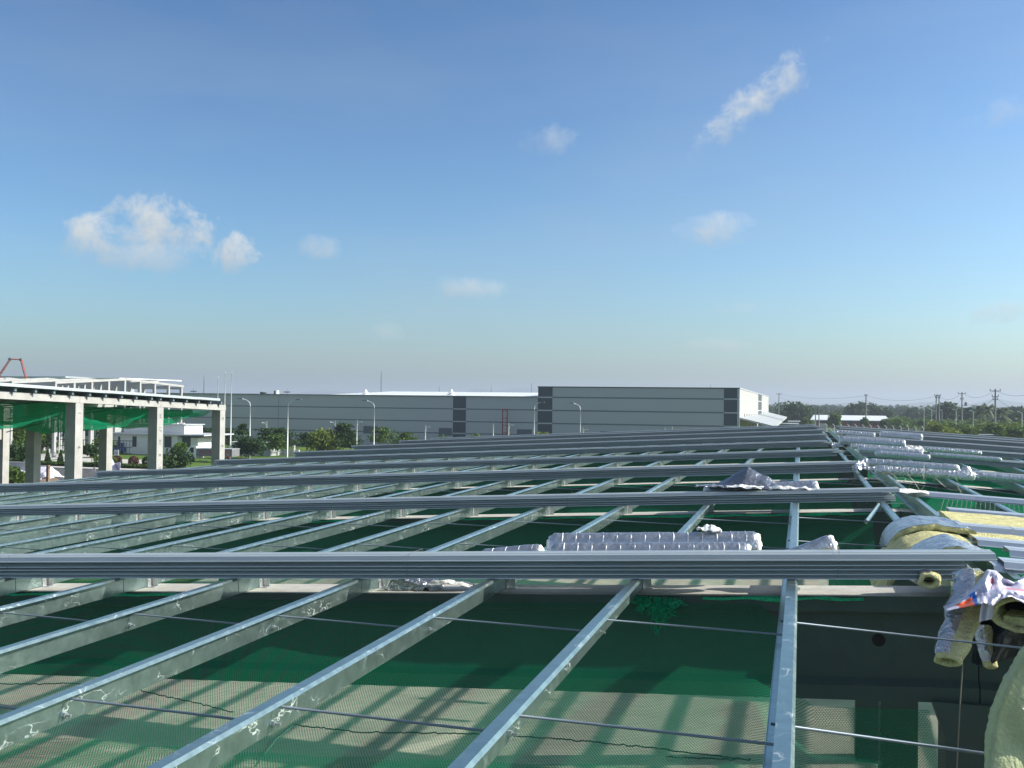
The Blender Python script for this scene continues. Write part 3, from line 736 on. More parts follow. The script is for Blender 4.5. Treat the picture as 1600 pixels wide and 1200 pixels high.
# bag, hollow roll end and hanging pieces at the right edge
def hollow_roll(label, c, d, R0, R1, L, seed, m_out='foil', sq=1., n=26, core=True, half=False):
    root = thing('insulation_roll', c, label, 'insulation roll'); d = Vector(d).normalized()
    u = d.cross(Vector((0, 0, 1))).normalized(); w = u.cross(d)
    def ring(r, t, s):
        r = r * (1 + .10 * nz3(math.cos(t) * 1.6, math.sin(t) * 1.6, seed + s * .5) + .05 * nz3(math.cos(t) * 5, math.sin(t) * 5, seed + s))
        bend = u * (.05 * nz3(s * 3.1, seed, 1)) * half + w * (.04 * nz3(s * 3.7, seed, 5)) * half
        if half: r *= 1 + .22 * nz3(s * 7, math.cos(t) * 1.3, seed + math.sin(t) * 1.3) + .06 * nz3(s * 30, t * 2, seed)
        return u * (math.cos(t) * r) + w * (math.sin(t) * r * sq) + d * s + bend
    def mk(name, prof, m):
        v = []; f = []
        for (r, s) in prof:
            for j in range(n): v.append(ring(r, 2 * math.pi * j / n, s))
        for a in range(len(prof) - 1):
            for j in range(n): f.append((a * n + j, a * n + (j + 1) % n, (a + 1) * n + (j + 1) % n, (a + 1) * n + j))
        mesh_obj(name, v, f, m, root, True)
    K = 22
    mk('foil_face', [(R0 * (1 + .45 * half * i / K), .03 + L * i / K) for i in range(K + 1)], m_out)
    if half:
        q = bpy.data.objects[-1] if False else root.children[-1]; q.data.materials.append(MT['wool'])
        for pl in q.data.polygons:
            if (pl.index % n) < n * .22 or (pl.index % n) > n * .86: pl.material_index = 1
    mk('wool_end', [(R0 * .99, .03), (R0 * 1.0, -.01), ((R0 + R1) / 2, -.025), (R1, .0), (R1 * .98, .10), (R1 * .96, .3), (R1 * .9, L)], 'wool')
    if core:
        o_ = MB(); o_.box((-R1 * .75, -R1 * .22, .0), (R1 * .75, R1 * .2, L * .8)); q = o_.build('core', 'wool', root)
        q.matrix_local = Matrix.Translation(-w * R1 * sq * .55 + d * .05) @ Matrix((u, w, d)).transposed().to_4x4()
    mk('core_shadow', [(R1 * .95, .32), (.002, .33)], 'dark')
    return root
c = atY(1592, 962, 9.35)
hollow_roll('fat hollow end of a yellow wool roll sticking out under the white bag', c, (.35, .95, .05), .215, .165, 1.3, 71, sq=.66)
# hanging squeezed roll: foil outside, yellow loop at its foot
def hanging(label, top, bot, w0, w1, th, seed, m='foil'):
    top, bot = Vector(top), Vector(bot); root = thing('insulation_roll', top, label, 'insulation roll')
    ax = (bot - top); L = ax.length; ax.normalize(); side = Vector((1, .25, .35)); side = (side - ax * side.dot(ax)).normalized(); nn = side.cross(ax)
    def sec(s, t):
        wd = w0 + (w1 - w0) * s; c_ = math.cos(t); s_ = math.sin(t)
        r = 1 + .12 * nz3(c_ * 2 + s * 3, s_ * 2, seed) + .05 * nz3(c_ * 6, s * 14, seed + s_)
        return ax * (s * L) + side * (c_ * wd * r) + nn * (s_ * th * r)
    def tb(name, t0, t1, s0, s1, m_, k=1., nu=14, nv=22):
        grid_obj(name, lambda u, v: sec(s0 + (s1 - s0) * v, t0 + (t1 - t0) * u) * 1., nu, nv, m_, root, None, True)
    tb('foil_face', R(95), R(300), 0, .92, m)
    tb('wool_edge', R(-60), R(95), 0, 1.0, 'wool')
    # loop at the foot
    pts = []
    for j in range(19):
        t = R(170) + R(200) * j / 18; pts.append(ax * (L * .93) + side * (math.cos(t) * w1 * .8) - ax * (math.sin(t) * w1 * 1.1))
    MB().tube(pts, th * .45, 8).build('wool_loop', 'wool', root, True)
    MB().tube([pts[0], pts[0] - ax * .4 * L], [th * .45, th * .3], 8).build('wool_edge', 'wool', root, True)
    return root
def hang(label, bot, top, R0, R1, seed, sq):
    a, b_ = atY(*bot), atY(*top); return hollow_roll(label, a, b_ - a, R0, R1, (b_ - a).length, seed, sq=sq, core=False, half=True)
hang('long squashed roll hanging off the ridge, foil on its left, yellow mouth below', (1481, 1032, 9.15), (1524, 905, 9.95), .118, .06, 72, .50)
hang('small foil and wool remnant hanging in the shade left of the big yellow sheet', (1548, 1040, 9.95), (1534, 985, 10.15), .06, .01, 73, .45)
hang('wool roll end sagging under the tip of the nearest bundle', (1452, 908, 10.35), (1440, 896, 11.0), .10, .05, 74, .7)
# bag: a twisted plastic sack with printed stripes
bagr = thing('plastic_sack', atY(1540, 925, 9.5), 'white and lilac plastic sack with orange and blue print, draped over the roll end', 'plastic sack')
o0 = bagr.location.copy()
BP = {}
outline_t = [(1474, 948), (1500, 932), (1520, 912), (1534, 900), (1543, 890), (1556, 892), (1568, 903), (1584, 910), (1602, 902), (1622, 898)]
outline_b = [(1477, 955), (1503, 950), (1524, 946), (1538, 942), (1547, 948), (1553, 946), (1564, 936), (1580, 932), (1602, 944), (1622, 952)]
def bagp(u, v):
    k = u * (len(outline_t) - 1); i = min(int(k), len(outline_t) - 2); a = k - i
    tx = outline_t[i][0] * (1 - a) + outline_t[i + 1][0] * a; ty = outline_t[i][1] * (1 - a) + outline_t[i + 1][1] * a
    bx = outline_b[i][0] * (1 - a) + outline_b[i + 1][0] * a; by = outline_b[i][1] * (1 - a) + outline_b[i + 1][1] * a
    px, py = tx * (1 - v) + bx * v, ty * (1 - v) + by * v
    dep = 9.85 - .75 * v + .10 * math.sin(v * 9 + u * 7) * min(1, 4 * u) + .10 * nz3(u * 9, v * 3, 2) + .03 * nz3(u * 30, v * 9, 4)
    return atY(px, py, dep) - o0
o = grid_obj('sack_skin', bagp, 64, 18, 'plastic', bagr, None, True, .003)
MT['print'] = mat('bag_print', (.30, .42, .72), rough=.4)
for mname in ('orange', 'blue', 'pink', 'paper', 'print'): o.data.materials.append(MT[mname])
for p in o.data.polygons:
    i, j = p.index % 64, p.index // 64; u, v = i / 64, j / 18
    if .04 + .05 * v < u < .21 - .04 * (1 - v) and v > .52: p.material_index = 1
    elif .20 < u + .05 * (1 - v) < .255 and v > .35: p.material_index = 2
    elif .255 < u < .275 and v > .4: p.material_index = 4
    elif .30 < u < .58 and .52 < v < .60 and i % 3: p.material_index = 5
    elif .46 < u < .53 and .22 < v < .38: p.material_index = 3
    elif .70 < u < .86 and .42 < v < .52: p.material_index = 3
mesh_tail = grid_obj('sack_tail', lambda u, v: atY(1533 + 26 * u - 4 * v, 944 + 28 * v - 6 * u, 9.2 + .2 * u + .05 * math.sin(u * 9)) - o0, 12, 10, 'plastic', bagr, None, True, .003)
# black plastic with wires behind the bag
o = grid_obj('black_sheet', lambda u, v: atY(1528 + 80 * u - 10 * v, 950 + 85 * v + 8 * math.sin(u * 6), 10.2 + .25 * math.sin(u * 5 + v * 3) + .12 * nz3(u * 5, v * 5, 8)), 24, 18, 'black', None, None, True, .003)
tag(o, 'crumpled black plastic hanging in the shade under the white sack', 'plastic sheet')
tag(MB().tube([atY(1500, 990, 9.8) + Vector((0, 0, .0)), atY(1504, 1040, 9.8), atY(1500, 1100, 9.8), atY(1495, 1200, 9.8), atY(1494, 1230, 9.8)], .006, 5).build('hanging_string', 'wire', None, True), 'thin grey string hanging straight down beside the concrete column', 'string')
# big sheet of wool hanging close by, bottom right
ys = 5.6
so = atY(1600, 1010, ys)
def big(u, v):
    edge = 1538 + 66 * max(0, 1 - v * 1.55) ** 1.9 + 2.0 * nz3(v * 26, 3) * 2
    px = edge + (1720 - edge) * u; py = 1002 + 260 * v
    return atY(px, py, ys + .25 * u + .05 * nz3(u * 4, v * 4, 3)) - so
b = thing('insulation_blanket', so, 'large pale yellow-green wool sheet hanging at the bottom right corner', 'insulation blanket')
grid_obj('wool_face', big, 20, 60, 'woolg', b, None, True, .05)
MB().tube([atY(1597, 1108, ys - .02) - so, atY(1606, 1112, ys - .02) - so, atY(1609, 1120, ys - .02) - so, atY(1600, 1124, ys - .02) - so], .008, 8).build('metal_hook', 'nut', b, True)

# ------------------------------------------------------------------ ground, roads and lawns
gv, gf = [], []
rings = [0, 60, 140, 300, 700, 1600, 4000, 9500]; NA = 48
for r in rings:
    for a in range(NA): gv.append((r * math.cos(2 * math.pi * a / NA) if r else 0, r * math.sin(2 * math.pi * a / NA) if r else 0, 0))
for i in range(len(rings) - 1):
    for a in range(NA): gf.append((i * NA + a, i * NA + (a + 1) % NA, (i + 1) * NA + (a + 1) % NA, (i + 1) * NA + a))
tag(mesh_obj('ground', gv, gf, 'land'), kind='structure')
def slab(name, x0, y0, x1, y1, m, z=.004, h=None):
    o = MB().box((x0, y0, z - .0035 if h is None else .001), (x1, y1, z if h is None else h)).build(name, m); tag(o, kind='structure'); return o
slab('floor', EAVE - 1, -8, XRE + 6, YEND + 1, 'floor', .012)
slab('lawn', -190, 100, -56, 182, 'grass', .006)
slab('road', -200, 97.0, -56, 108.5, 'asphalt', .012)
slab('main_road', -70, 20, -56, 178, 'asphalt', .018)
slab('pavement', -200, 109.2, -76, 111.2, 'pave', .1, .1)
slab('kerb', -200, 108.6, -76, 109.1, 'pave', .14, .14)
slab('driveway', -190, 119, -100.5, 137, 'pave', .02)
slab('driveway', -99, 121, -84, 129, 'pave', .024)
slab('forecourt', -150, 146, -104, 160, 'pave', .02)
slab('yard_path', -150, 113.5, -88, 116, 'pave', .02)
slab('site_yard', -120, 30, -50, 96, 'rock', .008)
slab('dirt_track', 10, 300, 40, 330, 'rock', .02)
# distant hills
def hill(pts, y, lab, depth=900):
    v = []; f = []; P = [atY(px, py, y) for px, py in pts]; dens = []
    for a, b in zip(P[:-1], P[1:]):
        for i in range(6): dens.append(a.lerp(b, i / 6))
    dens.append(P[-1])
    for i, q in enumerate(dens):
        zz = max(1., q.z + 6 * nz3(q.x * .01, y * .1) + 3 * nz3(q.x * .03, y * .1))
        v += [(q.x, y - depth * .5, -1), (q.x, y - depth * .2, zz * .55), (q.x, y, zz), (q.x, y + depth * .5, -1)]
    for i in range(len(dens) - 1):
        for k in range(3): f.append((4 * i + k, 4 * i + 4 + k, 4 * i + 5 + k, 4 * i + 1 + k))
    tag(mesh_obj('hills', v, f, 'hill', None, True), kind='structure')
hill([(1360, 636), (1400, 632), (1440, 629), (1465, 628), (1495, 632), (1510, 633), (1530, 628), (1556, 622), (1580, 627), (1600, 630), (1640, 633), (1700, 639)], 6200, '')
hill([(700, 624), (720, 616), (738, 607), (752, 606), (775, 611), (800, 606), (830, 606), (880, 612), (940, 622), (980, 628)], 7200, '')
hill([(440, 622), (470, 613), (500, 609), (540, 613), (580, 622)], 7600, '')
hill([(1190, 634), (1230, 628), (1290, 630), (1330, 629), (1375, 633), (1400, 637)], 7800, '')

# ------------------------------------------------------------------ vegetation
def leaf_quads(pts, size, rnd, flat=.5, asp=1.6):
    v = []; f = []
    for p in pts:
        s = size * rnd.uniform(.6, 1.3)
        n = Vector((rnd.gauss(0, 1) * (1 - flat), rnd.gauss(0, 1) * (1 - flat), 1 * flat + rnd.gauss(0, .35))).normalized()
        a = n.cross(Vector((rnd.gauss(0, 1), rnd.gauss(0, 1), rnd.gauss(0, 1)))).normalized(); b = n.cross(a)
        k = len(v); a = a * s * asp * .5; b = b * s * .5
        v += [p - a, p - b * .9, p + a, p + b]; f.append((k, k + 1, k + 2, k + 3))
    return v, f
def crown_layer(seed, h, r, layers=5, n=1100, leaf=.26, base=.35):
    """tiered umbrella crown (tropical almond): flat plates of foliage on whorled limbs"""
    rnd = random.Random(seed); pts = []; limbs = []
    for L in range(layers):
        t = L / max(1, layers - 1); z = h * (base + (1 - base) * t * .97); rr = r * (1 - .72 * t ** 1.3) * rnd.uniform(.85, 1.1)
        nb = rnd.randint(4, 6); a0 = rnd.uniform(0, 6.28)
        for b in range(nb):
            a = a0 + b * 6.28 / nb + rnd.uniform(-.3, .3); ln = rr * rnd.uniform(.6, 1.1)
            tip = Vector((math.cos(a) * ln, math.sin(a) * ln, z + rnd.uniform(-.03, .09) * h)); limbs.append((Vector((0, 0, z - .04 * h)), tip))
            for _ in range(int(n / layers / nb)):
                s = rnd.random() ** .6; q = Vector((0, 0, z)).lerp(tip, s)
                w = .30 * r * (.5 + s * .7); pts.append(q + Vector((rnd.gauss(0, w * .55), rnd.gauss(0, w * .55), rnd.gauss(0, .035 * h))))
    return pts, limbs, leaf
def crown_blob(seed, h, r, n=1300, leaf=.3, base=.3, clumps=10):
    rnd = random.Random(seed); pts = []; limbs = []
    for c in range(clumps):
        a = rnd.uniform(0, 6.28); rr = r * rnd.uniform(.15, .75); z = h * rnd.uniform(base + .12, .9)
        rr *= 1 - .55 * max(0, z / h - .55) / .45
        cen = Vector((math.cos(a) * rr, math.sin(a) * rr, z)); cr = r * rnd.uniform(.28, .5); limbs.append((Vector((0, 0, h * base * .8)), cen))
        for _ in range(n // clumps):
            d = Vector((rnd.gauss(0, 1), rnd.gauss(0, 1), rnd.gauss(0, .8))).normalized() * cr * rnd.uniform(.45, 1.12); pts.append(cen + d)
    return pts, limbs, leaf
_cache = {}
def crown_meshes(kind, seed, h, r, m, **k):
    key = (kind, seed, h, r, m)
    if key in _cache: return _cache[key]
    pts, limbs, leaf = (crown_layer if kind == 'layer' else crown_blob)(seed, h, r, **k)
    rnd = random.Random(seed + 5); v, f = leaf_quads(pts, leaf, rnd, .55 if kind == 'layer' else .25)
    c = mesh_obj('crown', v, f, m); me = c.data; bpy.data.objects.remove(c)
    tm = MB(); tr = .035 * h ** .8
    top = h * (.9 if kind == 'layer' else .6)
    tm.tube([(0, 0, -.05), (.03 * h * .3, 0, h * .3), (0, .02 * h, top * .7), (0, 0, top)], [tr, tr * .8, tr * .5, tr * .2], 7)
    for a, b in limbs: tm.tube([a, a.lerp(b, .5) + Vector((0, 0, .02 * h)), b], [tr * .35, tr * .25, tr * .08], 4)
    t = tm.build('trunk', 'bark'); tme = t.data; bpy.data.objects.remove(t)
    _cache[key] = (me, tme); return _cache[key]
def tree(loc, label, kind='layer', seed=1, h=5., r=1.8, m='leaf_d', group=None, s=1., rz_=0., cat='tree', name='tree', **k):
    me, tme = crown_meshes(kind, seed, h, r, m, **k)
    root = thing(name, (loc[0], loc[1], 0), label, cat, group, rz_)
    for nm, q in (('crown', me), ('trunk', tme)):
        o = bpy.data.objects.new(nm, q); COL.objects.link(o); o.parent = root
    root.scale = (s, s, s); return root
def gp(px, y): q = atY(px, 640, y); return (q.x, q.y, 0)       # a point on the ground seen at that column, y metres out
def hgt(px, py, y): return atY(px, py, y).z

# street trees beside the main road, left
def st(px, y, top, r, lab, kind='layer', m='leaf_d', seed=1, **k):
    h = hgt(px, top, y); return tree(gp(px, y), lab, kind, seed, round(h, 2), r, m, **k)
st(163, 131, 676, 1.6, 'young tiered tree on a thin stem, between the first and second concrete columns', m='leaf_m', seed=3, base=.5, layers=4)
st(145, 121, 697, 1.6, 'small dark leafy tree left of the tiered young tree, behind the concrete frame', 'blob', 'leaf_d', 4, n=900)
st(168, 113, 717, 1.7, 'low bushy shrub beside the white sheets behind the concrete frame', 'blob', 'leaf_m', 5, base=.1, cat='shrub', name='shrub')
st(281, 118, 684, 1.1, 'slender tree in front of the white gatehouse windows', 'blob', 'leaf_m', 6, n=900, base=.3)
st(274, 116, 712, 2.6, 'broad glossy shrub at the foot of the second column of the concrete frame', 'blob', 'leaf_d', 7, base=.02, n=1500, cat='shrub', name='shrub')
st(322, 158, 672, 3.2, 'spreading dark tree just left of the last concrete column', 'layer', 'leaf_d', 8, n=1800, base=.3)
st(357, 158, 672, 2.4, 'dark tree squeezed between the last concrete column and the flagpole', 'layer', 'leaf_d', 9, base=.35)
st(379, 141, 667, 1.3, 'small umbrella topped tree just left of the left-armed street lamp', 'layer', 'leaf_d', 10, layers=2, base=.8, n=500)
st(390, 138, 686, 2.9, 'dark round tree at the foot of the left-armed street lamp', 'blob', 'leaf_d', 11, n=1700, base=.35)
st(414, 152, 673, 2.2, 'tree behind the short white lamp post', 'layer', 'leaf_d', 12)
st(437, 150, 672, 3.4, 'wide tiered tree around the tall right-armed street lamp', 'layer', 'leaf_d', 13, n=2200, base=.45)
st(434, 146, 682, 2.0, 'mid green tree in front of the white gate posts', 'layer', 'leaf_m', 14, base=.4)
st(480, 160, 678, 2.6, 'sparse tiered tree standing against the grey warehouse wall', 'layer', 'leaf_d', 15, n=900, base=.4)
st(505, 158, 679, 3.6, 'broad yellow-green tree left of the white lamp posts', 'blob', 'leaf_y', 16, n=2600, base=.12, clumps=18)
st(537, 160, 665, 2.8, 'tall layered tree with a thin top shoot between two white lamp posts', 'layer', 'leaf_d', 17, n=2600, layers=6, base=.3)
st(549, 163, 679, 2.0, 'dark tree leaning right beside the second white lamp post', 'layer', 'leaf_d', 18, n=1200)
st(599, 165, 670, 3.0, 'open spreading tree under the thin left-armed street lamp', 'layer', 'leaf_m', 19, n=1300, base=.45)
st(634, 168, 679, 2.8, 'low spreading tree right of the thin street lamp', 'layer', 'leaf_m', 20, n=1200, base=.45)
st(690, 172, 684, 2.2, 'tree top just showing left of the first charcoal wall panel', 'blob', 'leaf_m', 21, n=700)
st(740, 172, 682, 2.6, 'tree top just showing right of the first charcoal wall panel', 'blob', 'leaf_m', 22, n=800)
st(848, 175, 674, 1.9, 'tree top in front of the tall charcoal panel of the higher warehouse', 'blob', 'leaf_y', 23, n=700)
st(30, 132, 666, 3.6, 'big tree at the left edge under the green netting', 'blob', 'leaf_m', 24, n=3800, clumps=22, base=.35)
st(4, 132, 675, 2.8, 'tree cut by the left edge of the picture', 'blob', 'leaf_d', 25, n=2200, clumps=14)
st(66, 136, 668, 2.2, 'dark tree right of the first rear column', 'blob', 'leaf_d', 26, n=2200, clumps=12, base=.2)
st(36, 108, 697, 2.4, 'rounded bush in front of the big tree at left', 'blob', 'leaf_d', 27, base=.05, n=1500, cat='shrub', name='shrub')
st(26, 86, 737, 1.6, 'weedy clump by the grey site wall at lower left', 'blob', 'leaf_m', 28, base=.0, n=600, cat='shrub', name='shrub')
for px, lab in ((76, 'clipped cone shrub nearer the left, on the pale forecourt'), (96, 'clipped cone shrub nearer the second column, on the pale forecourt')):
    q = gp(px, 119); rnd = random.Random(px); pts = []
    for _ in range(700):
        z = rnd.random() ** 1.4; a = rnd.uniform(0, 6.28); rr = .46 * (1 - z) * (.6 + .4 * rnd.random()) + .03; pts.append(Vector((math.cos(a) * rr, math.sin(a) * rr, z * 1.65)))
    root = thing('cone_shrub', q, lab, 'shrub'); v, f = leaf_quads(pts, .13, rnd, .1); mesh_obj('crown', v, f, 'leaf_d', root); MB().tube([(0, 0, 0), (0, 0, .6)], .04, 5).build('trunk', 'bark', root)
for px, col, lab in ((184, 'bark_r', 'round red-brown bush by the white sign board'), (210, 'bark_r', 'round red-brown bush right of the last rear column'), (231, 'leaf_d', 'round dark bush left of the second front column')):
    q = gp(px, 115.5); rnd = random.Random(px); pts = [Vector((rnd.gauss(0, 1), rnd.gauss(0, 1), rnd.gauss(0, 1))).normalized() * .62 * rnd.uniform(.8, 1.05) + Vector((0, 0, .7)) for _ in range(600)]
    root = thing('round_bush', q, lab, 'shrub'); v, f = leaf_quads(pts, .15, rnd, .1); mesh_obj('crown', v, f, col, root); MB().tube([(0, 0, 0), (0, 0, .6)], .05, 5).build('trunk', 'bark', root)
rnd = random.Random(3); pts = []
for _ in range(7000): pts.append(Vector((rnd.uniform(-125, -76), rnd.uniform(111.6, 112.6), rnd.uniform(.0, .55))))
v, f = leaf_quads(pts, .2, rnd, .2); tag(mesh_obj('hedge', v, f, 'hedge'), 'long low clipped hedge along the road behind the concrete frame', 'hedge')

# right side: plantation, wood, palms
mass_v, mass_f = [], []
rnd = random.Random(11)
singles = []
for i in range(190):
    y = rnd.uniform(235, 520); px = rnd.uniform(1392 if y > 300 else 1450, 1680)
    if y < 330 and px < 1440 + (330 - y) * .3: continue
    singles.append((y, px))
singles.sort()
for i, (y, px) in enumerate(singles[:32]):
    q = gp(px, y); k = i % 4
    tree(q, ['yellow-green young tree in the plantation beyond the right slope', 'bushy mid green young tree in the plantation', 'dark young tree in the plantation row', 'round topped young tree in the plantation'][k],
         'layer' if k == 1 else 'blob', 60 + k, 4.6, 3.0, ['leaf_y', 'leaf_m', 'leaf_m', 'leaf_y'][k], 'young trees of the plantation beyond the right slope', rnd.uniform(.75, 1.1), rnd.uniform(0, 6), n=1300, leaf=.42, base=.12)
for (y, px) in singles[32:]:
    q = gp(px, y); h = rnd.uniform(3.2, 5.2); r = rnd.uniform(2.2, 3.6); pts = []
    for c in range(6):
        cen = Vector((q[0] + rnd.uniform(-.6, .6) * r, q[1] + rnd.uniform(-.6, .6) * r, h * rnd.uniform(.3, .8)))
        for _ in range(36): pts.append(cen + Vector((rnd.gauss(0, 1), rnd.gauss(0, 1), rnd.gauss(0, .8))).normalized() * r * .42 * rnd.uniform(.6, 1.1))
    v, f = leaf_quads(pts, .62, rnd, .3); k = len(mass_v); mass_v += v; mass_f += [tuple(i + k for i in t) for t in f]
tag(mesh_obj('plantation', mass_v, mass_f, 'leaf_m'), 'deep rows of young trees behind the front of the plantation', 'plantation', kind='stuff')
def wood(name, n, y0, y1, p0, p1, h0, h1, m, seed, leaf, lab):
    rnd = random.Random(seed); V, Fc = [], []
    for i in range(n):
        y = y0 + (y1 - y0) * rnd.random(); px = rnd.uniform(p0, p1); q = gp(px, y); h = rnd.uniform(h0, h1) * (1.25 if rnd.random() < .12 else 1); r = h * rnd.uniform(.35, .6); pts = []
        for c in range(5):
            cen = Vector((q[0] + rnd.uniform(-.6, .6) * r, q[1] + rnd.uniform(-.5, .5) * r, h * rnd.uniform(.35, .85)))
            for _ in range(26): pts.append(cen + Vector((rnd.gauss(0, 1), rnd.gauss(0, 1), rnd.gauss(0, 1))).normalized() * r * .45 * rnd.uniform(.5, 1.1))
        v, f = leaf_quads(pts, leaf, rnd, .3); k = len(V); V += v; Fc += [tuple(i + k for i in t) for t in f]
    tag(mesh_obj(name, V, Fc, m), lab, 'wood', kind='stuff')
wood('distant_wood', 420, 1000, 2600, 1180, 1680, 6, 11, 'leaf_d', 5, 1.7, 'hazy wood along the horizon behind the right slope')
wood('middle_wood', 260, 560, 1000, 1195, 1680, 5.5, 8.5, 'leaf_d', 6, 1.1, 'dark band of trees in front of the hazy wood')
wood('distant_wood', 160, 1400, 3000, -100, 840, 6, 9, 'leaf_d', 8, 2.0, 'far trees behind the warehouses')
def bt(px, y, top, r, lab, m='leaf_d', seed=1, n=2200, kind='blob', **k):
    h = round(hgt(px, top, y), 1); return tree(gp(px, y), lab, kind, seed, h, r, m, n=n, leaf=y / 520., base=k.pop('base', .2), clumps=k.pop('clumps', 14))
bt(1248, 470, 632, 7.5, 'large dark round tree left of the red building', seed=31)
bt(1258, 400, 654, 3., 'lighter green tree beside the left end of the red building', 'leaf_m', 32)
bt(1236, 520, 640, 6, 'dark tree behind the loading canopies', seed=33)
bt(1305, 390, 648, 3.0, 'green tree standing in front of the red building near its left end', 'leaf_m', 34, n=1200)
bt(1341, 560, 634, 7, 'dark clump of trees rising behind the white roof', seed=35)
bt(1366, 580, 638, 6, 'dark tree behind the white roof near its right end', seed=36)
bt(1351, 400, 653, 1.5, 'small tree at the foot of the utility pole by the red building', 'leaf_m', 37, n=1200)
bt(1388, 380, 656, 3, 'green tree at the right end of the red building', 'leaf_m', 38)
bt(1478, 460, 635, 6.5, 'dark tree with a ragged top right of the twin poles', seed=39)
bt(1491, 470, 634, 6, 'dark tree with pale limbs left of the second utility pole', seed=40)
bt(1512, 465, 635, 5.5, 'dark tree just right of the second utility pole', seed=41)
bt(1425, 620, 641, 6, 'grey-green tree standing alone left of the twin poles', seed=42)
bt(1580, 430, 650, 7, 'dark spreading tree right of the palms', seed=43)
bt(1594, 520, 640, 6, 'hazy tree at the right edge', seed=44)
def palm(px, y, top, lab, seed):
    h = hgt(px, top, y); rnd = random.Random(seed); root = thing('palm_tree', gp(px, y), lab, 'palm tree'); hz = h - 1.4
    MB().tube([(0, 0, 0), (.15, 0, hz * .5), (.0, .1, hz)], [.22, .17, .13], 7).build('trunk', 'bark', root)
    v = []; f = []
    for b in range(20):
        a = b * 2.4 + rnd.uniform(-.2, .2); el = rnd.uniform(-.5, 1.25); ln = rnd.uniform(3.4, 4.6); c = Vector((0, .1, hz)); d = Vector((math.cos(a) * math.cos(el), math.sin(a) * math.cos(el), math.sin(el))); prev = None
        side = Vector((-math.sin(a), math.cos(a), 0))
        for i in range(8):
            t = i / 7; w = .75 * math.sin(math.pi * min(1, .10 + t * .88)); p = c + d * ln * t + Vector((0, 0, -2.2 * t * t)); k = len(v)
            for sg in (-1, 1): v += [p, p + side * sg * w - Vector((0, 0, w * .75)) + d * .25]
            if i:
                for m_ in (0, 2):
                    f.append((k - 4 + m_, k - 3 + m_, k + 1 + m_, k + m_))
    mesh_obj('fronds', v, f, 'leaf_p', root)
palm(1530, 385, 634, 'leftmost of the three coconut palms at right', 1)
palm(1543, 378, 633, 'middle coconut palm, the tallest, right of the ragged dark trees', 2)
palm(1563, 380, 638, 'coconut palm just right of the tallest utility pole', 3)
palm(1571, 440, 636, 'far coconut palm behind the tallest utility pole', 4)

# ------------------------------------------------------------------ warehouses
YW = 183.
def bld(name, loc, lab, cat='warehouse'): return thing(name, loc, lab, cat)
def wbox(name, a, b, m, root):
    o = MB().box(a, b).build(name, m, root); o.matrix_parent_inverse = Matrix.Translation(root.location).inverted(); return o
xa, xb = atY(841, 604, YW).x, atY(1155, 608, YW).x; ztop = atY(841, 604, YW).z; yb = 353.
w2 = bld('warehouse', ((xa + xb) / 2, YW, 0), 'taller grey warehouse with charcoal corner panels, its sunlit white side facing right')
bz = [atY(841, y, YW).z for y in (620.6, 641, 661.3)]
x1, x2, x3, x4 = xa, atY(863, 640, YW).x, atY(1131, 640, YW).x, atY(1152, 640, YW).x
ed = [0.] + sorted(bz) + [ztop - .12]
for j in range(4):
    z0, z1 = ed[j] + (.12 if j else 0), ed[j + 1] - (.12 if j < 3 else 0)
    wbox('wall_panel', (x2, YW, z0), (x3, YW + .3, z1), 'wall_g', w2)
    wbox('charcoal_panel', (x1, YW - .04, z0), (x2, YW + .3, z1), 'wall_d', w2)
    wbox('charcoal_panel', (x3, YW - .04, z0), (x4, YW + .3, z1), 'wall_d', w2)
    wbox('corner_trim', (x4, YW - .06, z0), (xb + .1, YW + .3, z1), 'bandl', w2)
    y1_ = [atX(px, 620, xb).y for px in (1185, 1190)]
    for (ya, yc, mm) in ((YW + .3, y1_[0], 'wall_w'), (y1_[0], y1_[1], 'wall_d'), (y1_[1], yb, 'wall_w')):
        wbox('side_panel', (xb - .3, ya, z0), (xb + (.0 if mm == 'wall_w' else .05), yc, z1), mm, w2)
for z in sorted(bz):
    wbox('band', (x2, YW - .02, z - .12), (x3, YW + .2, z + .12), 'band', w2)
    for a, b in ((x1, x2), (x3, x4)): wbox('band', (a, YW - .02, z - .12), (b, YW + .2, z + .12), 'bandl', w2)
    wbox('band', (x4, YW - .03, z - .12), (xb + .06, YW + .2, z + .12), 'bandl', w2)
    wbox('side_band', (xb - .2, YW + .2, z - .12), (xb + .03, yb, z + .12), 'bandl', w2)
wbox('parapet_cap', (xa - .1, YW - .1, ztop - .12), (xb + .12, YW + .3, ztop + .05), 'wall_d', w2)
wbox('parapet_cap', (xb - .3, YW + .3, ztop - .12), (xb + .12, yb, ztop + .05), 'bandl', w2)
wbox('back_wall', (xa, yb, 0), (xb - .3, yb + .3, ztop), 'wall_g', w2)
wbox('roof', (xa, YW + .3, ztop - .8), (xb - .3, yb, ztop - .5), 'roofw', w2)
wbox('left_wall', (xa - .02, YW + .3, 0), (xa + .3, yb, ztop - .13), 'wall_g', w2)
lz = atY(938, 674, YW).z
def louvre(px0, px1, py0, py1, root, depth=.1):
    a, b = atY(px0, py1, YW), atY(px1, py0, YW)
    o = wbox('louvre', (a.x, YW - depth, a.z), (b.x, YW - .045, b.z), 'louvre', root)
    n = 7
    for i in range(n):
        x = a.x + (b.x - a.x) * (i + .5) / n
        q = MB().box((x - .03, YW - depth - .05, a.z + .05), (x + .03, YW - depth, b.z - .05)).build('louvre_blade', 'band', o)
        q.matrix_parent_inverse = Matrix.Translation(root.location).inverted()
louvre(938, 963, 674, 683, w2)
for i in range(6):
    px = 1163 + i * 3.7; q = atX(px, 651, xb)
    wbox('slot_window', (xb, q.y, q.z - .55), (xb + .06, q.y + 1.1, q.z + .55), 'glass', w2)
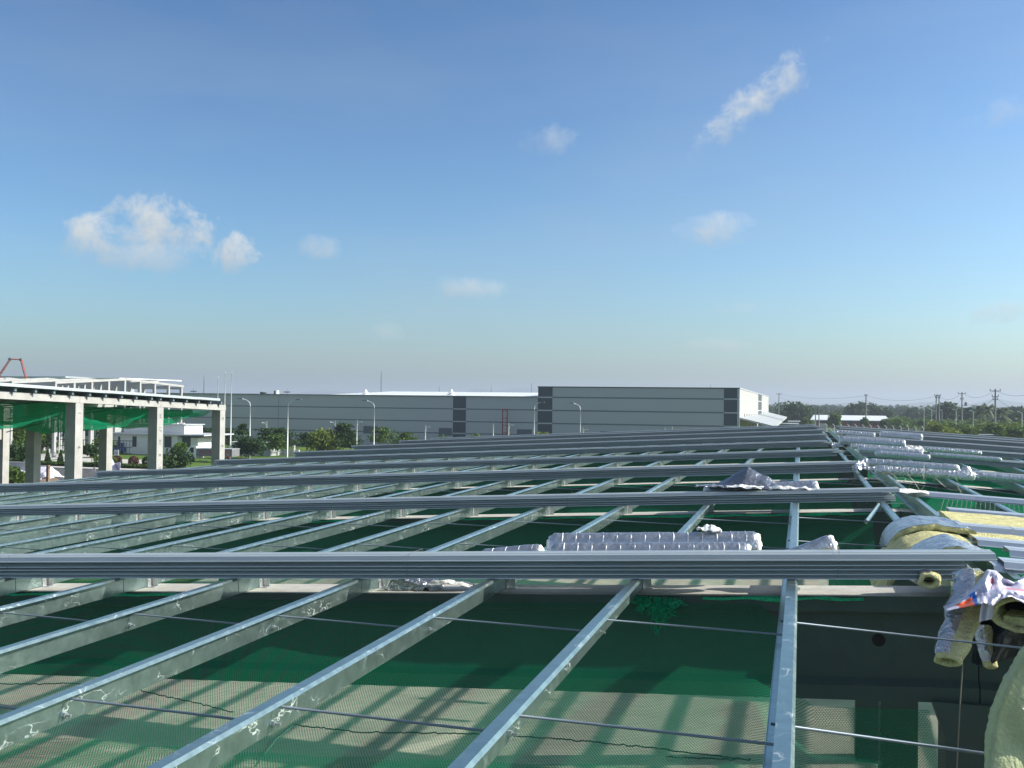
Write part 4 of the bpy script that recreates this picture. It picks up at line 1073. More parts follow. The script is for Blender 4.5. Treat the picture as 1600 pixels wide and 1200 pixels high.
for i in range(3):
    q = atX(1192.5 + i * 2.6, 647, xb); wbox('slot_window', (xb, q.y, q.z - .5), (xb + .06, q.y + 2, q.z + .5), 'glass', w2)
# loading canopies with clear strips
def canopy(ya, yb_, z_in, z_out, xo):
    m = MB(); 
    m.add([(xb + .1, ya, z_in), (xo, ya, z_out), (xo, yb_, z_out), (xb + .1, yb_, z_in), (xb + .1, ya, z_in - .25), (xo, ya, z_out - .35), (xo, yb_, z_out - .35), (xb + .1, yb_, z_in - .25)],
          [(0, 1, 2, 3), (7, 6, 5, 4), (0, 4, 5, 1), (1, 5, 6, 2), (2, 6, 7, 3), (3, 7, 4, 0)])
    o = m.build('canopy', 'wall_g', w2); inv = Matrix.Translation(w2.location).inverted(); o.matrix_parent_inverse = inv
    for i in range(6):
        y = ya + (yb_ - ya) * (.14 + .145 * i)
        a, b = Vector((xb + .8, y, z_in - .02)), Vector((xo - .9, y, z_out + .10)); d = (b - a); a = xb + 1.2; b = xo - 1.4
        f = lambda x: z_in + (z_out - z_in) * (x - xb) / (xo - xb) + .03
        g = MB().add([(a, y, f(a)), (b, y, f(b)), (b, y + .07 * (yb_ - ya), f(b)), (a, y + .07 * (yb_ - ya), f(a))], [(0, 1, 2, 3)]).build('skylight', 'louvre', o); g.matrix_parent_inverse = inv
c1 = atY(1211, 667, YW + 2)
canopy(YW + 2, 262, c1.z + 1.5, c1.z + .1, c1.x)
canopy(268, 345, c1.z + 1.5, c1.z + .1, c1.x)
for y in (190, 205, 220, 235, 250):
    wbox('dock_door', (xb, y, 0), (xb + .05, y + 5, c1.z - .5), 'louvre', w2)
wbox('canopy_post', (c1.x - .4, YW + 2.4, 0), (c1.x - .15, YW + 2.65, c1.z - .2), 'pole', w2)

xl, zr1 = atY(150, 612, YW).x, atY(600, 618.5, YW).z
w1 = bld('warehouse', ((xl + xa) / 2, YW, 0), 'long low grey warehouse with horizontal bands, white roof and one charcoal panel')
b1 = sorted([atY(841, y, YW).z for y in (640.6, 660.6, 679.6)])
d1, d2 = atY(708, 640, YW).x, atY(728, 640, YW).x; ed = [0.] + b1 + [zr1]
jx = [xl, atY(276, 640, YW).x, atY(435, 640, YW).x, d1]
for j in range(4):
    z0, z1 = ed[j] + (.1 if j else 0), ed[j + 1] - (.1 if j < 3 else 0)
    for a, b in zip(jx[:-1], jx[1:]): wbox('wall_panel', (a + .05, YW, z0), (b - .05 if b < d1 else b, YW + .3, z1), 'wall_g', w1)
    wbox('wall_panel', (d2, YW, z0), (xa - .03, YW + .3, z1), 'wall_g', w1)
    wbox('charcoal_panel', (d1, YW - .04, z0), (d2, YW + .3, z1), 'wall_d', w1)
for a in jx[1:3]: wbox('joint_strip', (a - .05, YW + .02, 0), (a + .05, YW + .25, zr1 - .02), 'band', w1)
for z in b1:
    for a, b, mm in ((xl, d1, 'band'), (d2, xa - .03, 'band'), (d1, d2, 'bandl')): wbox('band', (a, YW - .03, z - .1), (b, YW + .015, z + .1), mm, w1)
wbox('gutter', (xl, YW - .25, zr1), (xa - .03, YW + .3, zr1 + .16), 'band', w1)
for q in ((568, 590, 666, 677), (686, 706, 669, 680), (808, 831, 671, 683)): louvre(*q, w1)
# gable roof of the low warehouse
xg = atY(515, 615, YW).x; yr = YW + 32; zridge = atY(600, 611.5, yr).z
def roofpart(name, x0, x1, zr, root):
    m = MB().add([(x0, YW - .1, zr1 + .16), (x1, YW - .1, zr1 + .16), (x1, yr, zr), (x0, yr, zr), (x0, yr + 32, zr1 + .16), (x1, yr + 32, zr1 + .16),
                  (x0, YW - .1, zr1), (x1, YW - .1, zr1), (x0, yr + 32, zr1), (x1, yr + 32, zr1)], [(0, 1, 2, 3), (3, 2, 5, 4), (0, 6, 7, 1), (4, 5, 9, 8), (0, 3, 4, 8, 6), (1, 7, 9, 5, 2)])
    o = m.build(name, 'roofw', root); o.matrix_parent_inverse = Matrix.Translation(root.location).inverted(); return o
roofpart('roof', xg, xa - .3, zridge, w1)
wbox('flat_roof', (xl, YW + .3, zr1 - .5), (xg - .1, YW + 60, zr1 - .3), 'band', w1)
# ventilators on the eave
vt = None
for px, lab in ((571, 'left one of the two white cone ventilators on the warehouse eave'), (705, 'right one of the two white cone ventilators on the warehouse eave')):
    q = atY(px, 616, YW + 3); r0_ = thing('roof_ventilator', (q.x, YW + 3, q.z - .15), lab, 'roof ventilator')
    for nm, prof in (('base', [(1.0, 0), (.9, .25), (.5, .3)]), ('hood', [(.45, .3), (.75, .45), (.8, .6), (.42, .75), (.4, 1.0), (.3, 1.15), (.02, 1.3)])):
        v = []; f = []; n = 14
        for (r, z) in prof:
            for j in range(n): v.append((r * .75 * math.cos(6.283 * j / n), r * .75 * math.sin(6.283 * j / n), z * .85))
        for a in range(len(prof) - 1):
            for j in range(n): f.append((a * n + j, a * n + (j + 1) % n, (a + 1) * n + (j + 1) % n, (a + 1) * n + j))
        mesh_obj(nm, v, f, 'roofw', r0_)
# roof equipment on the low warehouse, left
q = atY(430, 616, YW + 8); ac = thing('air_handler', (q.x, YW + 8, q.z - .3), 'white rooftop air handler with a dark grille, above the tall right-armed lamp', 'air handler')
s_ = (YW + 8) / 1638 * 1.06
MB().box((-2.6 * s_ * 1, 0, 0), (2.6 * s_ * 1, 1, 8.5 * s_)).build('casing', 'white', ac); MB().box((-2.2 * s_, -.04, 3 * s_), (-.2 * s_, -.005, 8 * s_)).build('grille', 'louvre', ac)
q = atY(409, 614.5, YW + 9); ob = thing('roof_plant', (q.x, YW + 9, q.z - .3), 'low dark plant platform on the warehouse roof left of the air handler', 'roof equipment')
MB().box((-17 * s_, 0, 0), (17 * s_, 1.2, 1.4 * s_)).build('platform', 'wall_d', ob); MB().box((-4 * s_, .2, 1.4 * s_), (2 * s_, 1, 4.6 * s_)).box((4 * s_, .3, 1.4 * s_), (5.5 * s_, .9, 4 * s_)).build('units', 'wall_d', ob)['kind'] = 'stuff'
# red ladder frame
lt = atY(789, 640, YW - 1.2); ladd = thing('ladder_frame', (lt.x, YW - 1.2, 0), 'tall dark red ladder frame against the warehouse wall', 'ladder frame')
for s in (-1, 1): MB().box((s * .42 - .07, -.07, 0), (s * .42 + .07, .07, lt.z)).build('upright', 'redp', ladd)
for z in np.linspace(.6, lt.z - .3, 6): MB().box((-.35, -.05, z), (.35, .05, z + .1)).build('rung', 'redp', ladd)
MB().box((-.49, 0, lt.z), (.49, .08, lt.z + .12)).build('rung', 'redp', ladd)

# ------------------------------------------------------------------ lamps, flagpoles, masts
def lamp(px, top, y, lab, arm=1, L=3.2, r=.07, group=None):
    h = atY(px, top, y).z; q = gp(px, y); root = thing('street_lamp', q, lab, 'street lamp', group)
    MB().tube([(0, 0, 0), (0, 0, h * .6), (0, 0, h - 1.1)], [r * 1.3, r, r * .8], 8).build('pole', 'pole', root, True)
    MB().tube([(0, 0, h - 1.1), (arm * .1, 0, h - .6), (arm * L * .25, 0, h - .25), (arm * L * .62, 0, h - .03)], r * .75, 6).build('arm', 'pole', root, True)
    MB().box((min(arm * L * .6, arm * L), -.14, h - .06), (max(arm * L * .6, arm * L), .14, h + .05)).build('lantern', 'band', root)
lamp(391, 623, 139, 'tall street lamp with its arm bent left over the dark round tree', -1, 2.1, .08)
lamp(450, 624, 139, 'tall street lamp with its arm bent right, near the white gate', 1, 2.1, .08)
lamp(585, 626, 150, 'thin street lamp with its arm bent left, over the open spreading tree', -1, 2.0, .06)
lamp(835, 628, 158, 'street lamp just left of the taller warehouse, arm to the right', 1, 1.6, .06)
lamp(907, 630, 165, 'street lamp in front of the taller warehouse, arm to the left', -1, 1.8, .06)
def short_lamp(px, top, y, lab, arm=1):
    h = atY(px, top, y).z; root = thing('white_lamp_post', gp(px, y), lab, 'lamp post', 'short white lamp posts before the warehouses')
    MB().tube([(0, 0, 0), (0, 0, h)], [.12, .085], 8).build('pole', 'white', root, True)
    MB().tube([(0, 0, h - .9), (arm * .3, 0, h - .35), (arm * .9, 0, h - .3)], .07, 5).build('arm', 'white', root, True)
for i, (px, top, arm, lab) in enumerate([(417, 658, -1, 'short white lamp post at far left of its row, over the trees'), (524, 657, -1, 'short white lamp post left of the thin-topped tree'),
                                      (558, 656, 1, 'short white lamp post right of the thin-topped tree'), (665, 664, 1, 'short white lamp post between the low spreading tree and the louvre'),
                                      (771, 662, 0, 'armless short white lamp post left of the red ladder frame'), (795, 661, 1, 'short white lamp post touching the red ladder frame'),
                                      (911, 668, 1, 'short white lamp post right beside a left-armed street lamp'), (1039.5, 668, 0, 'left of two white lamp tips before the taller warehouse'),
                                      (1050.5, 666, 0, 'right of two white lamp tips before the taller warehouse')]):
    short_lamp(px, top, 158 + 1.2 * i, lab, arm)
for px, top, y, lab in ((361, 583, 137, 'tallest of the three white flagpoles, right of the concrete frame roof'), (340, 590, 138, 'flagpole rising through the end of the concrete frame roof'), (351, 583, 138, 'flagpole in the middle of the three')):
    h = atY(px, top, y).z; root = thing('flagpole', gp(px, y), lab, 'flagpole'); MB().tube([(0, 0, 0), (0, 0, h * .5), (0, 0, h)], [.11, .075, .04], 8).build('pole', 'white', root, True)
    MB().tube([(0, 0, h), (0, 0, h + .08), (0, 0, h + .16)], [.03, .09, .02], 8).build('finial', 'white', root, True)
for px, top, y, w, lab in ((318, 586, 260, .18, 'thin dark lattice mast left of the flagpoles'), (595, 579, 330, .2, 'thin mast behind the white warehouse roof'), (483 - 35, 607, 260, .12, 'short mast with a small cross head on the skyline'),
                           (302, 606, 260, .12, 'short cross-headed mast beside the white portal frames'), (686, 603, 330, .12, 'small lightning rod left of the second ventilator'), (767, 602, 330, .12, 'lightning rod above the white roof'),
                           (830, 598, 330, .12, 'lightning rod next to the taller warehouse'), (1110, 601, 330, .14, 'stub rod on the skyline of the taller warehouse')):
    h = atY(px, top, y).z; root = thing('antenna_mast', gp(px, y), lab, 'mast'); MB().tube([(0, 0, 0), (0, 0, h * .9), (0, 0, h)], [w, w * .7, w * .3], 4).build('pole', 'band', root)
    if 'cross' in lab: MB().box((-1., -.08, h - 1.1), (1., .08, h - .85)).build('cross_bar', 'band', root)
def upole(px, base_y, top, lab, arms, twin=False, w=.17):
    h = atY(px, top, base_y).z; root = thing('utility_pole', gp(px, base_y), lab, 'utility pole')
    for dx in ((-.45, .45) if twin else (0,)): MB().tube([(dx * 1.3, 0, 0), (dx, 0, h)], [w * 1.5, w], 8).build('pole', 'cpole', root, True)
    for (fz, aw) in arms:
        a = MB().box((-aw, -.09, h * fz - .1), (aw, .09, h * fz + .08)).build('cross_arm', 'band', root)
        for x in (-aw * .92, 0, aw * .92): MB().tube([(x, 0, h * fz + .1), (x, 0, h * fz + .55)], [.12, .09], 6).build('insulator', 'band', a)
    return Vector(gp(px, base_y)) + Vector((0, 0, h))
tops = []
tops.append(upole(1555, 295, 608, 'tallest utility pole with double cross arms, between the palms', [(.965, 1.3), (.86, .8), (.80, .6)]))
tops.append(upole(1503, 380, 612.5, 'utility pole with a hanging transformer, among the ragged dark trees', [(.96, 1.25), (.83, .5)]))
tops.append(upole(1465, 400, 617, 'twin concrete utility pole left of the ragged dark trees', [(.985, 1.1), (.92, .8)], True))
tops.append(upole(1353, 400, 617, 'utility pole standing in front of the red building', [(.985, .5), (.76, 1.2)]))
tops.append(upole(1217, 560, 614, 'utility pole right of the white warehouse side', [(.96, 1.5)]))
tops.append(upole(1277, 330, 636.5, 'pair of short grey posts left of the red building', [(.98, .5)], True, .14))
trz = atY(1503, 630, 380); t = thing('transformer', (trz.x + 1.2, 380, trz.z - .3), 'small transformer mounted on the second utility pole', 'transformer'); MB().tube([(0, 0, -.5), (0, 0, .6)], .45, 10).build('tank', 'band', t); MB().box((-1.2, -.1, -.55), (.6, .1, -.4)).build('bracket', 'band', t)
rt_ = [Vector(gp(1640, 230)) + Vector((0, 0, tops[0].z * 1.0))] + tops[:5]
for lvl, (off, sg) in enumerate(((0, .8), (-1.6, 1.4))):
    for i, (a, b) in enumerate(zip(rt_[:-1], rt_[1:])):
        P = [a.lerp(b, t / 12) + Vector((0, 0, off - .3 - sg * 2.2 * 4 * (t / 12) * (1 - t / 12))) for t in range(13)]
        tag(MB().tube(P, .035, 4).build('power_line', 'band'), '%s power line %s' % (('upper', 'lower')[lvl], ('running off past the right edge', 'between the tallest pole and the transformer pole', 'between the transformer pole and the twin pole',
             'from the twin pole to the pole by the red building', 'left of the pole by the red building')[i]), 'power line')
for i, (px, top, y) in enumerate([(1456, 640, 330), (1494, 641, 290), (1521, 643, 280), (1597, 645, 250), (1444, 638, 360), (1472, 641, 420)]):
    h = atY(px, top, y).z; root = thing('plantation_lamp', gp(px, y), ['slim lamp post at the left of the plantation', 'slim lamp post under the transformer pole', 'slim lamp post before the leftmost palm', 'slim lamp post at the right edge', 'faint slim post between the lone tree and the twin pole', 'faint slim post right of the twin pole'][i], 'lamp post')
    MB().tube([(0, 0, 0), (0, 0, h)], [.09, .06], 6).build('pole', 'pole', root); MB().tube([(0, 0, h), (-.5, 0, h + .2), (-1.0, 0, h + .22)], .06, 5).build('arm', 'pole', root)

# red building, fence and small buildings at right
rb_l, rb_r = gp(1270, 452), gp(1391, 452); q = atY(1330, 656.5, 452)
redb = bld('red_building', ((rb_l[0] + rb_r[0]) / 2, 452, 0), 'low dark red building with a bright white sheet roof', 'building')
zE = q.z; zT = atY(1330, 649, 462).z
wbox('wall', (rb_l[0] + 1, 453, 0), (rb_r[0] - 2, 470, zE), 'redwall', redb)
wbox('open_bay', (rb_l[0] + 1.5, 452.6, 0), (rb_l[0] + 11, 452.9, zE - .2), 'glass', redb)
for x in (.42, .52, .72, .80): wbox('window', (rb_l[0] + 33 * x, 452.85, 1.2), (rb_l[0] + 33 * x + 1.6, 452.98, 2.6), 'glass', redb)
m = MB().add([(rb_l[0] - 1, 451, zE), (rb_r[0], 451, zE), (rb_r[0] - 1, 462, zT), (rb_l[0] + .5, 462, zT), (rb_l[0] - 1, 473, zE), (rb_r[0], 473, zE), (rb_l[0] - 1, 451, zE - .25), (rb_r[0], 451, zE - .25), (rb_r[0], 473, zE - .25), (rb_l[0] - 1, 473, zE - .25)],
             [(0, 1, 2, 3), (3, 2, 5, 4), (0, 6, 7, 1), (1, 7, 8, 5, 2), (0, 3, 4, 9, 6), (6, 9, 8, 7)]).build('roof', 'roofw', redb); m.matrix_parent_inverse = Matrix.Translation(redb.location).inverted()
a, b = gp(1212, 300), gp(1246, 300); zt_ = atY(1230, 663, 300).z
gb = bld('small_building', ((a[0] + b[0]) / 2, 300, 0), 'small grey-green building with a flat roof beside the loading canopies', 'building'); wbox('wall', (a[0], 300, 0), (b[0], 310, zt_), 'green_b', gb); wbox('roof', (a[0] - .3, 299.6, zt_), (b[0] + .3, 310.4, zt_ + .2), 'bandl', gb)
for px in (1224, 1226.5): x = gp(px, 300)[0]; wbox('window', (x - .12, 299.9, zt_ - 1.6), (x + .18, 299.96, zt_ - .6), 'glass', gb)
a, b = gp(1232, 420), gp(1250, 420); zt_ = atY(1240, 658, 420).z
gb = bld('small_building', ((a[0] + b[0]) / 2, 420, 0), 'pale green shed half hidden behind the small grey-green building', 'building'); wbox('wall', (a[0], 420, 0), (b[0], 428, zt_ - .3), 'green_b', gb); wbox('roof', (a[0] - .3, 419.6, zt_ - .3), (b[0] + .3, 428.4, zt_), 'white', gb)
a, b = gp(1216, 900), gp(1224, 900); zt_ = atY(1220, 637, 900).z
gb = bld('white_house', ((a[0] + b[0]) / 2, 900, 0), 'tiny white house among the far trees beside the left utility pole', 'house'); wbox('wall', (a[0], 900, 0), (b[0], 908, zt_), 'white', gb); wbox('roof', (a[0] - .5, 899, zt_), (b[0] + .5, 909, zt_ + .4), 'roofw', gb)
a, b = gp(1279, 335), gp(1291, 335)
gb = bld('grey_kiosk', ((a[0] + b[0]) / 2, 335, 0), 'grey kiosk at the foot of the short twin posts', 'kiosk'); wbox('wall', (a[0], 335, 0), (b[0], 338, atY(1285, 663, 335).z), 'wall_g', gb); wbox('roof', (a[0] - .1, 334.9, atY(1285, 663, 335).z), (b[0] + .1, 338.1, atY(1285, 662.4, 335).z), 'bandl', gb)
a, b = gp(1531, 226), gp(1560, 226); q = atY(1545, 680, 226)
gb = bld('blue_shelter', ((a[0] + b[0]) / 2, 226, 0), 'small shelter with a dark blue side among the plantation shrubs', 'shelter'); wbox('wall', (a[0] + .2, 226, q.z - 1.1), (b[0] - .1, 229, q.z), 'dkblue', gb); wbox('roof', (a[0], 225.8, q.z), (b[0], 229.4, q.z + .12), 'wall_g', gb)
for x in (a[0] + .4, b[0] - .4): wbox('post', (x - .08, 226.2, 0), (x + .08, 226.4, q.z - 1.1), 'pole', gb)
fen = thing('mesh_fence', gp(1350, 330), 'wire mesh fence with white posts in front of the red building', 'fence'); fx = fen.location.x
P = [gp(px, 330 - (px - 1300) * .16) for px in np.linspace(1292, 1478, 17)]
for i, q in enumerate(P):
    o = MB().tube([(q[0], q[1], 0), (q[0], q[1], 3.0), (q[0] - .5, q[1], 3.4)], .09, 5).build('post', 'white', fen); o.matrix_parent_inverse = Matrix.Translation(fen.location).inverted()
m = MB()
for a, b in zip(P[:-1], P[1:]):
    for z in np.linspace(.3, 2.9, 7): m.tube([(a[0], a[1], z), (b[0], b[1], z)], .012, 3)
    for t in np.linspace(0, 1, 12): m.tube([(a[0] + (b[0] - a[0]) * t, a[1] + (b[1] - a[1]) * t, .2), (a[0] + (b[0] - a[0]) * t, a[1] + (b[1] - a[1]) * t, 2.9)], .010, 3)
o = m.build('wire_panel', 'pole', fen); o.matrix_parent_inverse = Matrix.Translation(fen.location).inverted(); o['kind'] = 'stuff'

# ------------------------------------------------------------------ concrete frame building under construction, left
XA = -37.; YA = [atX(px, 640, XA + .3).y for px in (-22, 124, 250.5, 348)]; YA[0] = YA[1] - 7.9
fa = thing('concrete_frame_building', (XA, YA[2], 0), 'unfinished concrete frame at left with big square columns and a thin sheet roof', 'building frame')
finv = Matrix.Translation(fa.location).inverted()
def fp(o): o.parent = fa; o.matrix_parent_inverse = finv; return o
za, zb = atX(118, 618.7, XA).z, atX(343, 632.5, XA).z; sa = (zb - za) / (YA[3] - YA[1])
def zA(y): return za + sa * (y - YA[1])
def text_mesh(txt, size, m, parent, loc, rot, bold=False, ext=.004):
    cu = bpy.data.curves.new('lettering', 'FONT'); cu.body = txt; cu.size = size; cu.extrude = ext; cu.align_x = 'CENTER'; cu.align_y = 'CENTER'
    if bold: cu.offset = size * .03
    o = bpy.data.objects.new('tmp', cu); COL.objects.link(o)
    me = bpy.data.meshes.new_from_object(o.evaluated_get(bpy.context.evaluated_depsgraph_get())); bpy.data.objects.remove(o)
    me.materials.clear(); me.materials.append(MT[m])
    q = bpy.data.objects.new('lettering', me); COL.objects.link(q); q.parent = parent; q.location = loc; q.rotation_euler = rot; return q
for row, (x, w) in enumerate(((XA, .62), (XA - 8.6, .62), (XA - 17, .62))):
    for i, y in enumerate(YA):
        c = MB().box((x - w / 2, y - w / 2, 0), (x + w / 2, y + w / 2, zA(y) - .36)).build('column', 'conc_a'); fp(c)
        if row == 0 and i > 0:
            marks = [None, ['1', '4', 'C'], ['H', '17', '41', '8', '7', '0', 'B'], ['E', '8', '1']][i]
            for j, s in enumerate(marks):
                t = text_mesh(s, .34, 'ink' if i != 1 else 'conc', c, (x + w / 2 + .001, y, zA(y) - .9 - j * (5.4 / len(marks))), (R(90), R(90), R(90)))
                t.matrix_parent_inverse = Matrix.Identity(4)
    segs = [(YA[0] - 8, YA[0]), (YA[0], YA[1]), (YA[1], YA[2]), (YA[2], YA[3] + .35)]
    for a, b in segs:
        v = []
        for y in (a + .008, b - .008): v += [(x - .31, y, zA(y) - .36), (x + .33, y, zA(y) - .36), (x + .33, y, zA(y)), (x - .31, y, zA(y))]
        fp(mesh_obj('beam', v, [(3, 2, 1, 0), (4, 5, 6, 7), (0, 1, 5, 4), (1, 2, 6, 5), (2, 3, 7, 6), (3, 0, 4, 7)], 'conc_a'))
# lower tie beam seen beyond the last bay
q0, q1 = atX(285, 656, XA - 17), atX(335, 661, XA - 17)
fp(MB().box((XA - 17.2, YA[2], q1.z - .7), (XA - 16.8, YA[3], q1.z)).build('tie_beam', 'conc_a'))
ppx = [20, 52, 81, 110, 137, 162, 187, 210, 234, 248, 268, 289, 308, 326, 343]
for px in ppx:
    y = atX(px, 620, XA + .4).y; z = zA(y)
    pr = offset_profile([(.075, .0), (.0, .0), (.0, .21), (-.075, .21)], .004)
    o = MB(); o.prism(pr, (XA - 18, y, z + .005), (XA + .55, y, z + .005), 'x'); o.box((XA - 18, y - .08, z + .03), (XA + .56, y + .07, z + .18)); fp(o.build('purlin', 'steel'))
    fp(MB().box((XA + .33, y - .015, z - .18), (XA + .36, y + .07, z + .05)).build('cleat', 'steel'))
# roof sheet in lapped lengths
yy = [YA[0] - 8, YA[0] - 2, YA[1] - 2.2, YA[1] + 1.8, YA[2] - .5, YA[2] + 3.5, YA[3] - 1.1]
for i, (a, b) in enumerate(zip(yy[:-1], yy[1:])):
    v = []
    for y in (a - .3, b): v += [(XA - 18 - .012 * (i % 2), y, zA(y) + .225 + .01 * (i % 2)), (XA + .75 + .012 * (i % 2), y, zA(y) + .225 + .01 * (i % 2)), (XA + .75 + .012 * (i % 2), y, zA(y) + .37 + .01 * (i % 2)), (XA - 18 - .012 * (i % 2), y, zA(y) + .37)]
    fp(mesh_obj('roof_sheet', v, [(3, 2, 1, 0), (4, 5, 6, 7), (0, 1, 5, 4), (1, 2, 6, 5), (2, 3, 7, 6), (3, 0, 4, 7)], 'sheet_lit'))
for px in (184.5,): q = atX(px, 605, XA); fp(MB().tube([(XA + .4, q.y, zA(q.y) + .3), (XA + .4, q.y, zA(q.y) + 1.0)], .03, 5).build('guard_post', 'steel'))
# nets sagging inside the frame
MT['net_far'] = net_mat('site_net', (.015, .50, .25), .05, .21)
def far_net(ya, yb, lab, sag, seed, xlo=XA - 8.3, xhi=XA - .34, edge=.0, t0=0.):
    def fn(u, v):
        y = ya + (yb - ya) * u; x = xlo + (xhi - xlo) * v
        s = math.sin(math.pi * (t0 + (1 - t0) * u)) ** .55 * (.72 + .28 * math.sin(math.pi * v)) * (1 - edge * v)
        z = zA(y) - .40 - sag * s + .35 * nz3(u * 3.1, v * 2.5, seed) * s + .22 * nz3(u * 8, v * 5, seed + 4) * s - .16 * abs(nz3(u * 4 + v * 3, v * 2, seed + 8)) * s
        return (x, y, z)
    o = grid_obj('site_net', fn, 46, 22, 'net_far', None, lambda u, v: (5 + (yb - ya) * u, 5 + 9 * v)); tag(o, lab, 'safety net', 'green nets sagging inside the concrete frame'); return o
far_net(YA[0] - 3, YA[1] + .1, 'green net sagging inside the concrete frame, left of the first front column', 1.55, 1)
far_net(YA[1] + .2, YA[2] - .2, 'green net sagging inside the concrete frame between its first and second front columns', 1.5, 2)
far_net(YA[2] + .2, YA[3] - 2.5, 'green net pulled up in a curve right of the second front column', 1.1, 3)
far_net(YA[0] - 3, YA[1] + .1, 'rear green net seen through the first net at the left edge', 1.2, 5, XA - 16.6, XA - 9)
far_net(YA[3] - 2.6, YA[3] - .4, 'small scrap of green net tied under the beam by the last column', .42, 4)
for a, b, c_, lab in ((0, 1, 1.3, 'dark rope slung across the left net'), (1, 2, 1.5, 'dark rope slung across the net between the columns'), (1, 2, .8, 'upper dark rope across the net between the columns')):
    P = [(XA - .3 - 4 * (1 - t / 16), YA[a] + (YA[b] - YA[a]) * t / 16, zA(YA[a]) - .5 - c_ * (1 - (t / 16)) ** 1.5) for t in range(17)]
    tag(MB().tube(P, .025, 4).build('net_rope', 'rope'), lab, 'rope')

# farther frames: white portals, grey roof, concrete pump boom
XP = -104.; pf = thing('portal_frame_building', (XP, 150, 0), 'distant white portal frames with a low gable line, above the thin sheet roof', 'building frame')
pinv = Matrix.Translation(pf.location).inverted()
yap = atX(197, 591, XP).y; zap = atX(197, 591, XP).z; yen = atX(284, 602, XP).y; zen = atX(284, 602, XP).z; sl = (zap - zen) / (yen - yap); yst = atX(88, 597, XP).y
ycol = [atX(px, 610, XP).y for px in (194, 218, 241, 263, 283)]; d_ = ycol[1] - ycol[0]
cols = ycol + [ycol[0] - d_ * i for i in range(1, 8)]
for row in range(4):
    x = XP - 7.5 * row
    for i, y in enumerate(cols):
        if y < yst - 1: continue
        z = zap - sl * abs(y - yap)
        o = MB().box((x - .2, y - .2, 0), (x + .2, y + .2, z - .3)).build('column', 'conc_w', pf); o.matrix_parent_inverse = pinv
        if row < 3:
            o = MB().box((x - 7.25, y - .15, z - .75), (x - .25, y + .15, z - .35)).build('cross_beam', 'conc_w', pf); o.matrix_parent_inverse = pinv
    for a, b in ((yst - .5, yap), (yap, yen + .25)):
        v = []
        for y in (a, b):
            z = zap - sl * abs(y - yap); v += [(x - .25, y, z - .34), (x + .25, y, z - .34), (x + .25, y, z), (x - .25, y, z)]
        o = mesh_obj('rafter', v, [(3, 2, 1, 0), (4, 5, 6, 7), (0, 1, 5, 4), (1, 2, 6, 5), (2, 3, 7, 6), (3, 0, 4, 7)], 'conc_w', pf); o.matrix_parent_inverse = pinv
yg = 172; a, b = atY(-60, 589, yg), atY(190, 589, yg)
gr = bld('grey_roofed_building', ((a.x + b.x) / 2, yg, 0), 'long building with a grey roof and white verge behind the white portal frames', 'building')
wbox('wall', (a.x, yg, 0), (atY(62, 600, yg).x, yg + 30, atY(62, 594, yg).z), 'wall_g', gr); wbox('roof', (a.x, yg - .5, atY(40, 594.5, yg).z), (atY(105, 590, yg).x, yg + 30, atY(40, 588, yg).z), 'wall_g', gr)
wbox('verge', (atY(62, 590, yg).x, yg - .6, atY(110, 591.5, yg).z), (b.x, yg + 20, atY(110, 590, yg).z), 'roofw', gr)
wbox('green_screen', (a.x, yg - 24, 4), (atY(64, 600, yg - 24).x, yg - 23.8, atY(40, 595.5, yg - 24).z), 'bunch', gr)
pb = thing('concrete_pump', gp(20, 145), 'red and white concrete pump boom arched over the frame at far left', 'concrete pump'); pinv = Matrix.Translation(pb.location).inverted()
PB = [atY(px, py, 145) for px, py in ((-14, 640), (0, 585), (16, 561), (33, 562), (42.5, 598), (40, 640))]
for i, (a, b) in enumerate(zip(PB[:-1], PB[1:])):
    for off, mm in ((-.16, 'boom'), (.16, 'boom')):
        o = MB().tube([a + Vector((off, 0, 0)), b + Vector((off, 0, 0))], [.10, .08], 4).build('boom_section', mm, pb); o.matrix_parent_inverse = pinv
    o = MB(); 
    for t in np.linspace(0, .9, 6): p_ = a.lerp(b, t); q_ = a.lerp(b, t + .09); o.tube([p_ + Vector((-.16, 0, 0)), q_ + Vector((.16, 0, 0))], .04, 3)
    o = o.build('boom_lattice', 'white', pb); o.matrix_parent_inverse = pinv
    o = MB().tube([b + Vector((-.25, 0, 0)), b + Vector((.25, 0, 0))], .22, 8).build('joint', 'band', pb); o.matrix_parent_inverse = pinv
o = MB().box((PB[0].x - 1, 143.6, 0), (PB[0].x + 8, 146.2, 2.6)).build('truck_chassis', 'white', pb); o.matrix_parent_inverse = pinv

# gatehouse
c0 = atZ(183, 709); cr = atY(277, 700, c0.y); yG = c0.y; z_can = atY(277, 680.5, yG).z
gh = thing('gatehouse', (cr.x, yG, 0), 'white flat-roofed gatehouse with dark windows and a raised sunlit box on its roof', 'gatehouse'); gi = Matrix.Translation(gh.location).inverted()
def g(name, a, b, m, parent=gh): o = MB().box(a, b).build(name, m, parent); o.matrix_parent_inverse = gi; return o
yE = atX(304, 700, cr.x + 2.).y
g('wall', (c0.x - 1, yG, 0), (cr.x + .0, yG + 7, z_can), 'white'); g('sunlit_wing', (cr.x, yG + .6, 0), (cr.x + 3.2, yG + 7, z_can - .3), 'white')
g('canopy_slab', (c0.x - 1.6, yG - .7, z_can), (cr.x + 5.0, yG + 8, z_can + .22), 'bandl')
g('roof_box', (c0.x + .5, yG + .9, z_can + .22), (cr.x + .6, yG + 6, atY(275, 664.5, yG).z), 'white')
g('roof_box_cap', (c0.x + .3, yG + .7, atY(275, 664.5, yG).z), (cr.x + .9, yG + 6.2, atY(275, 663.2, yG).z), 'bandl')
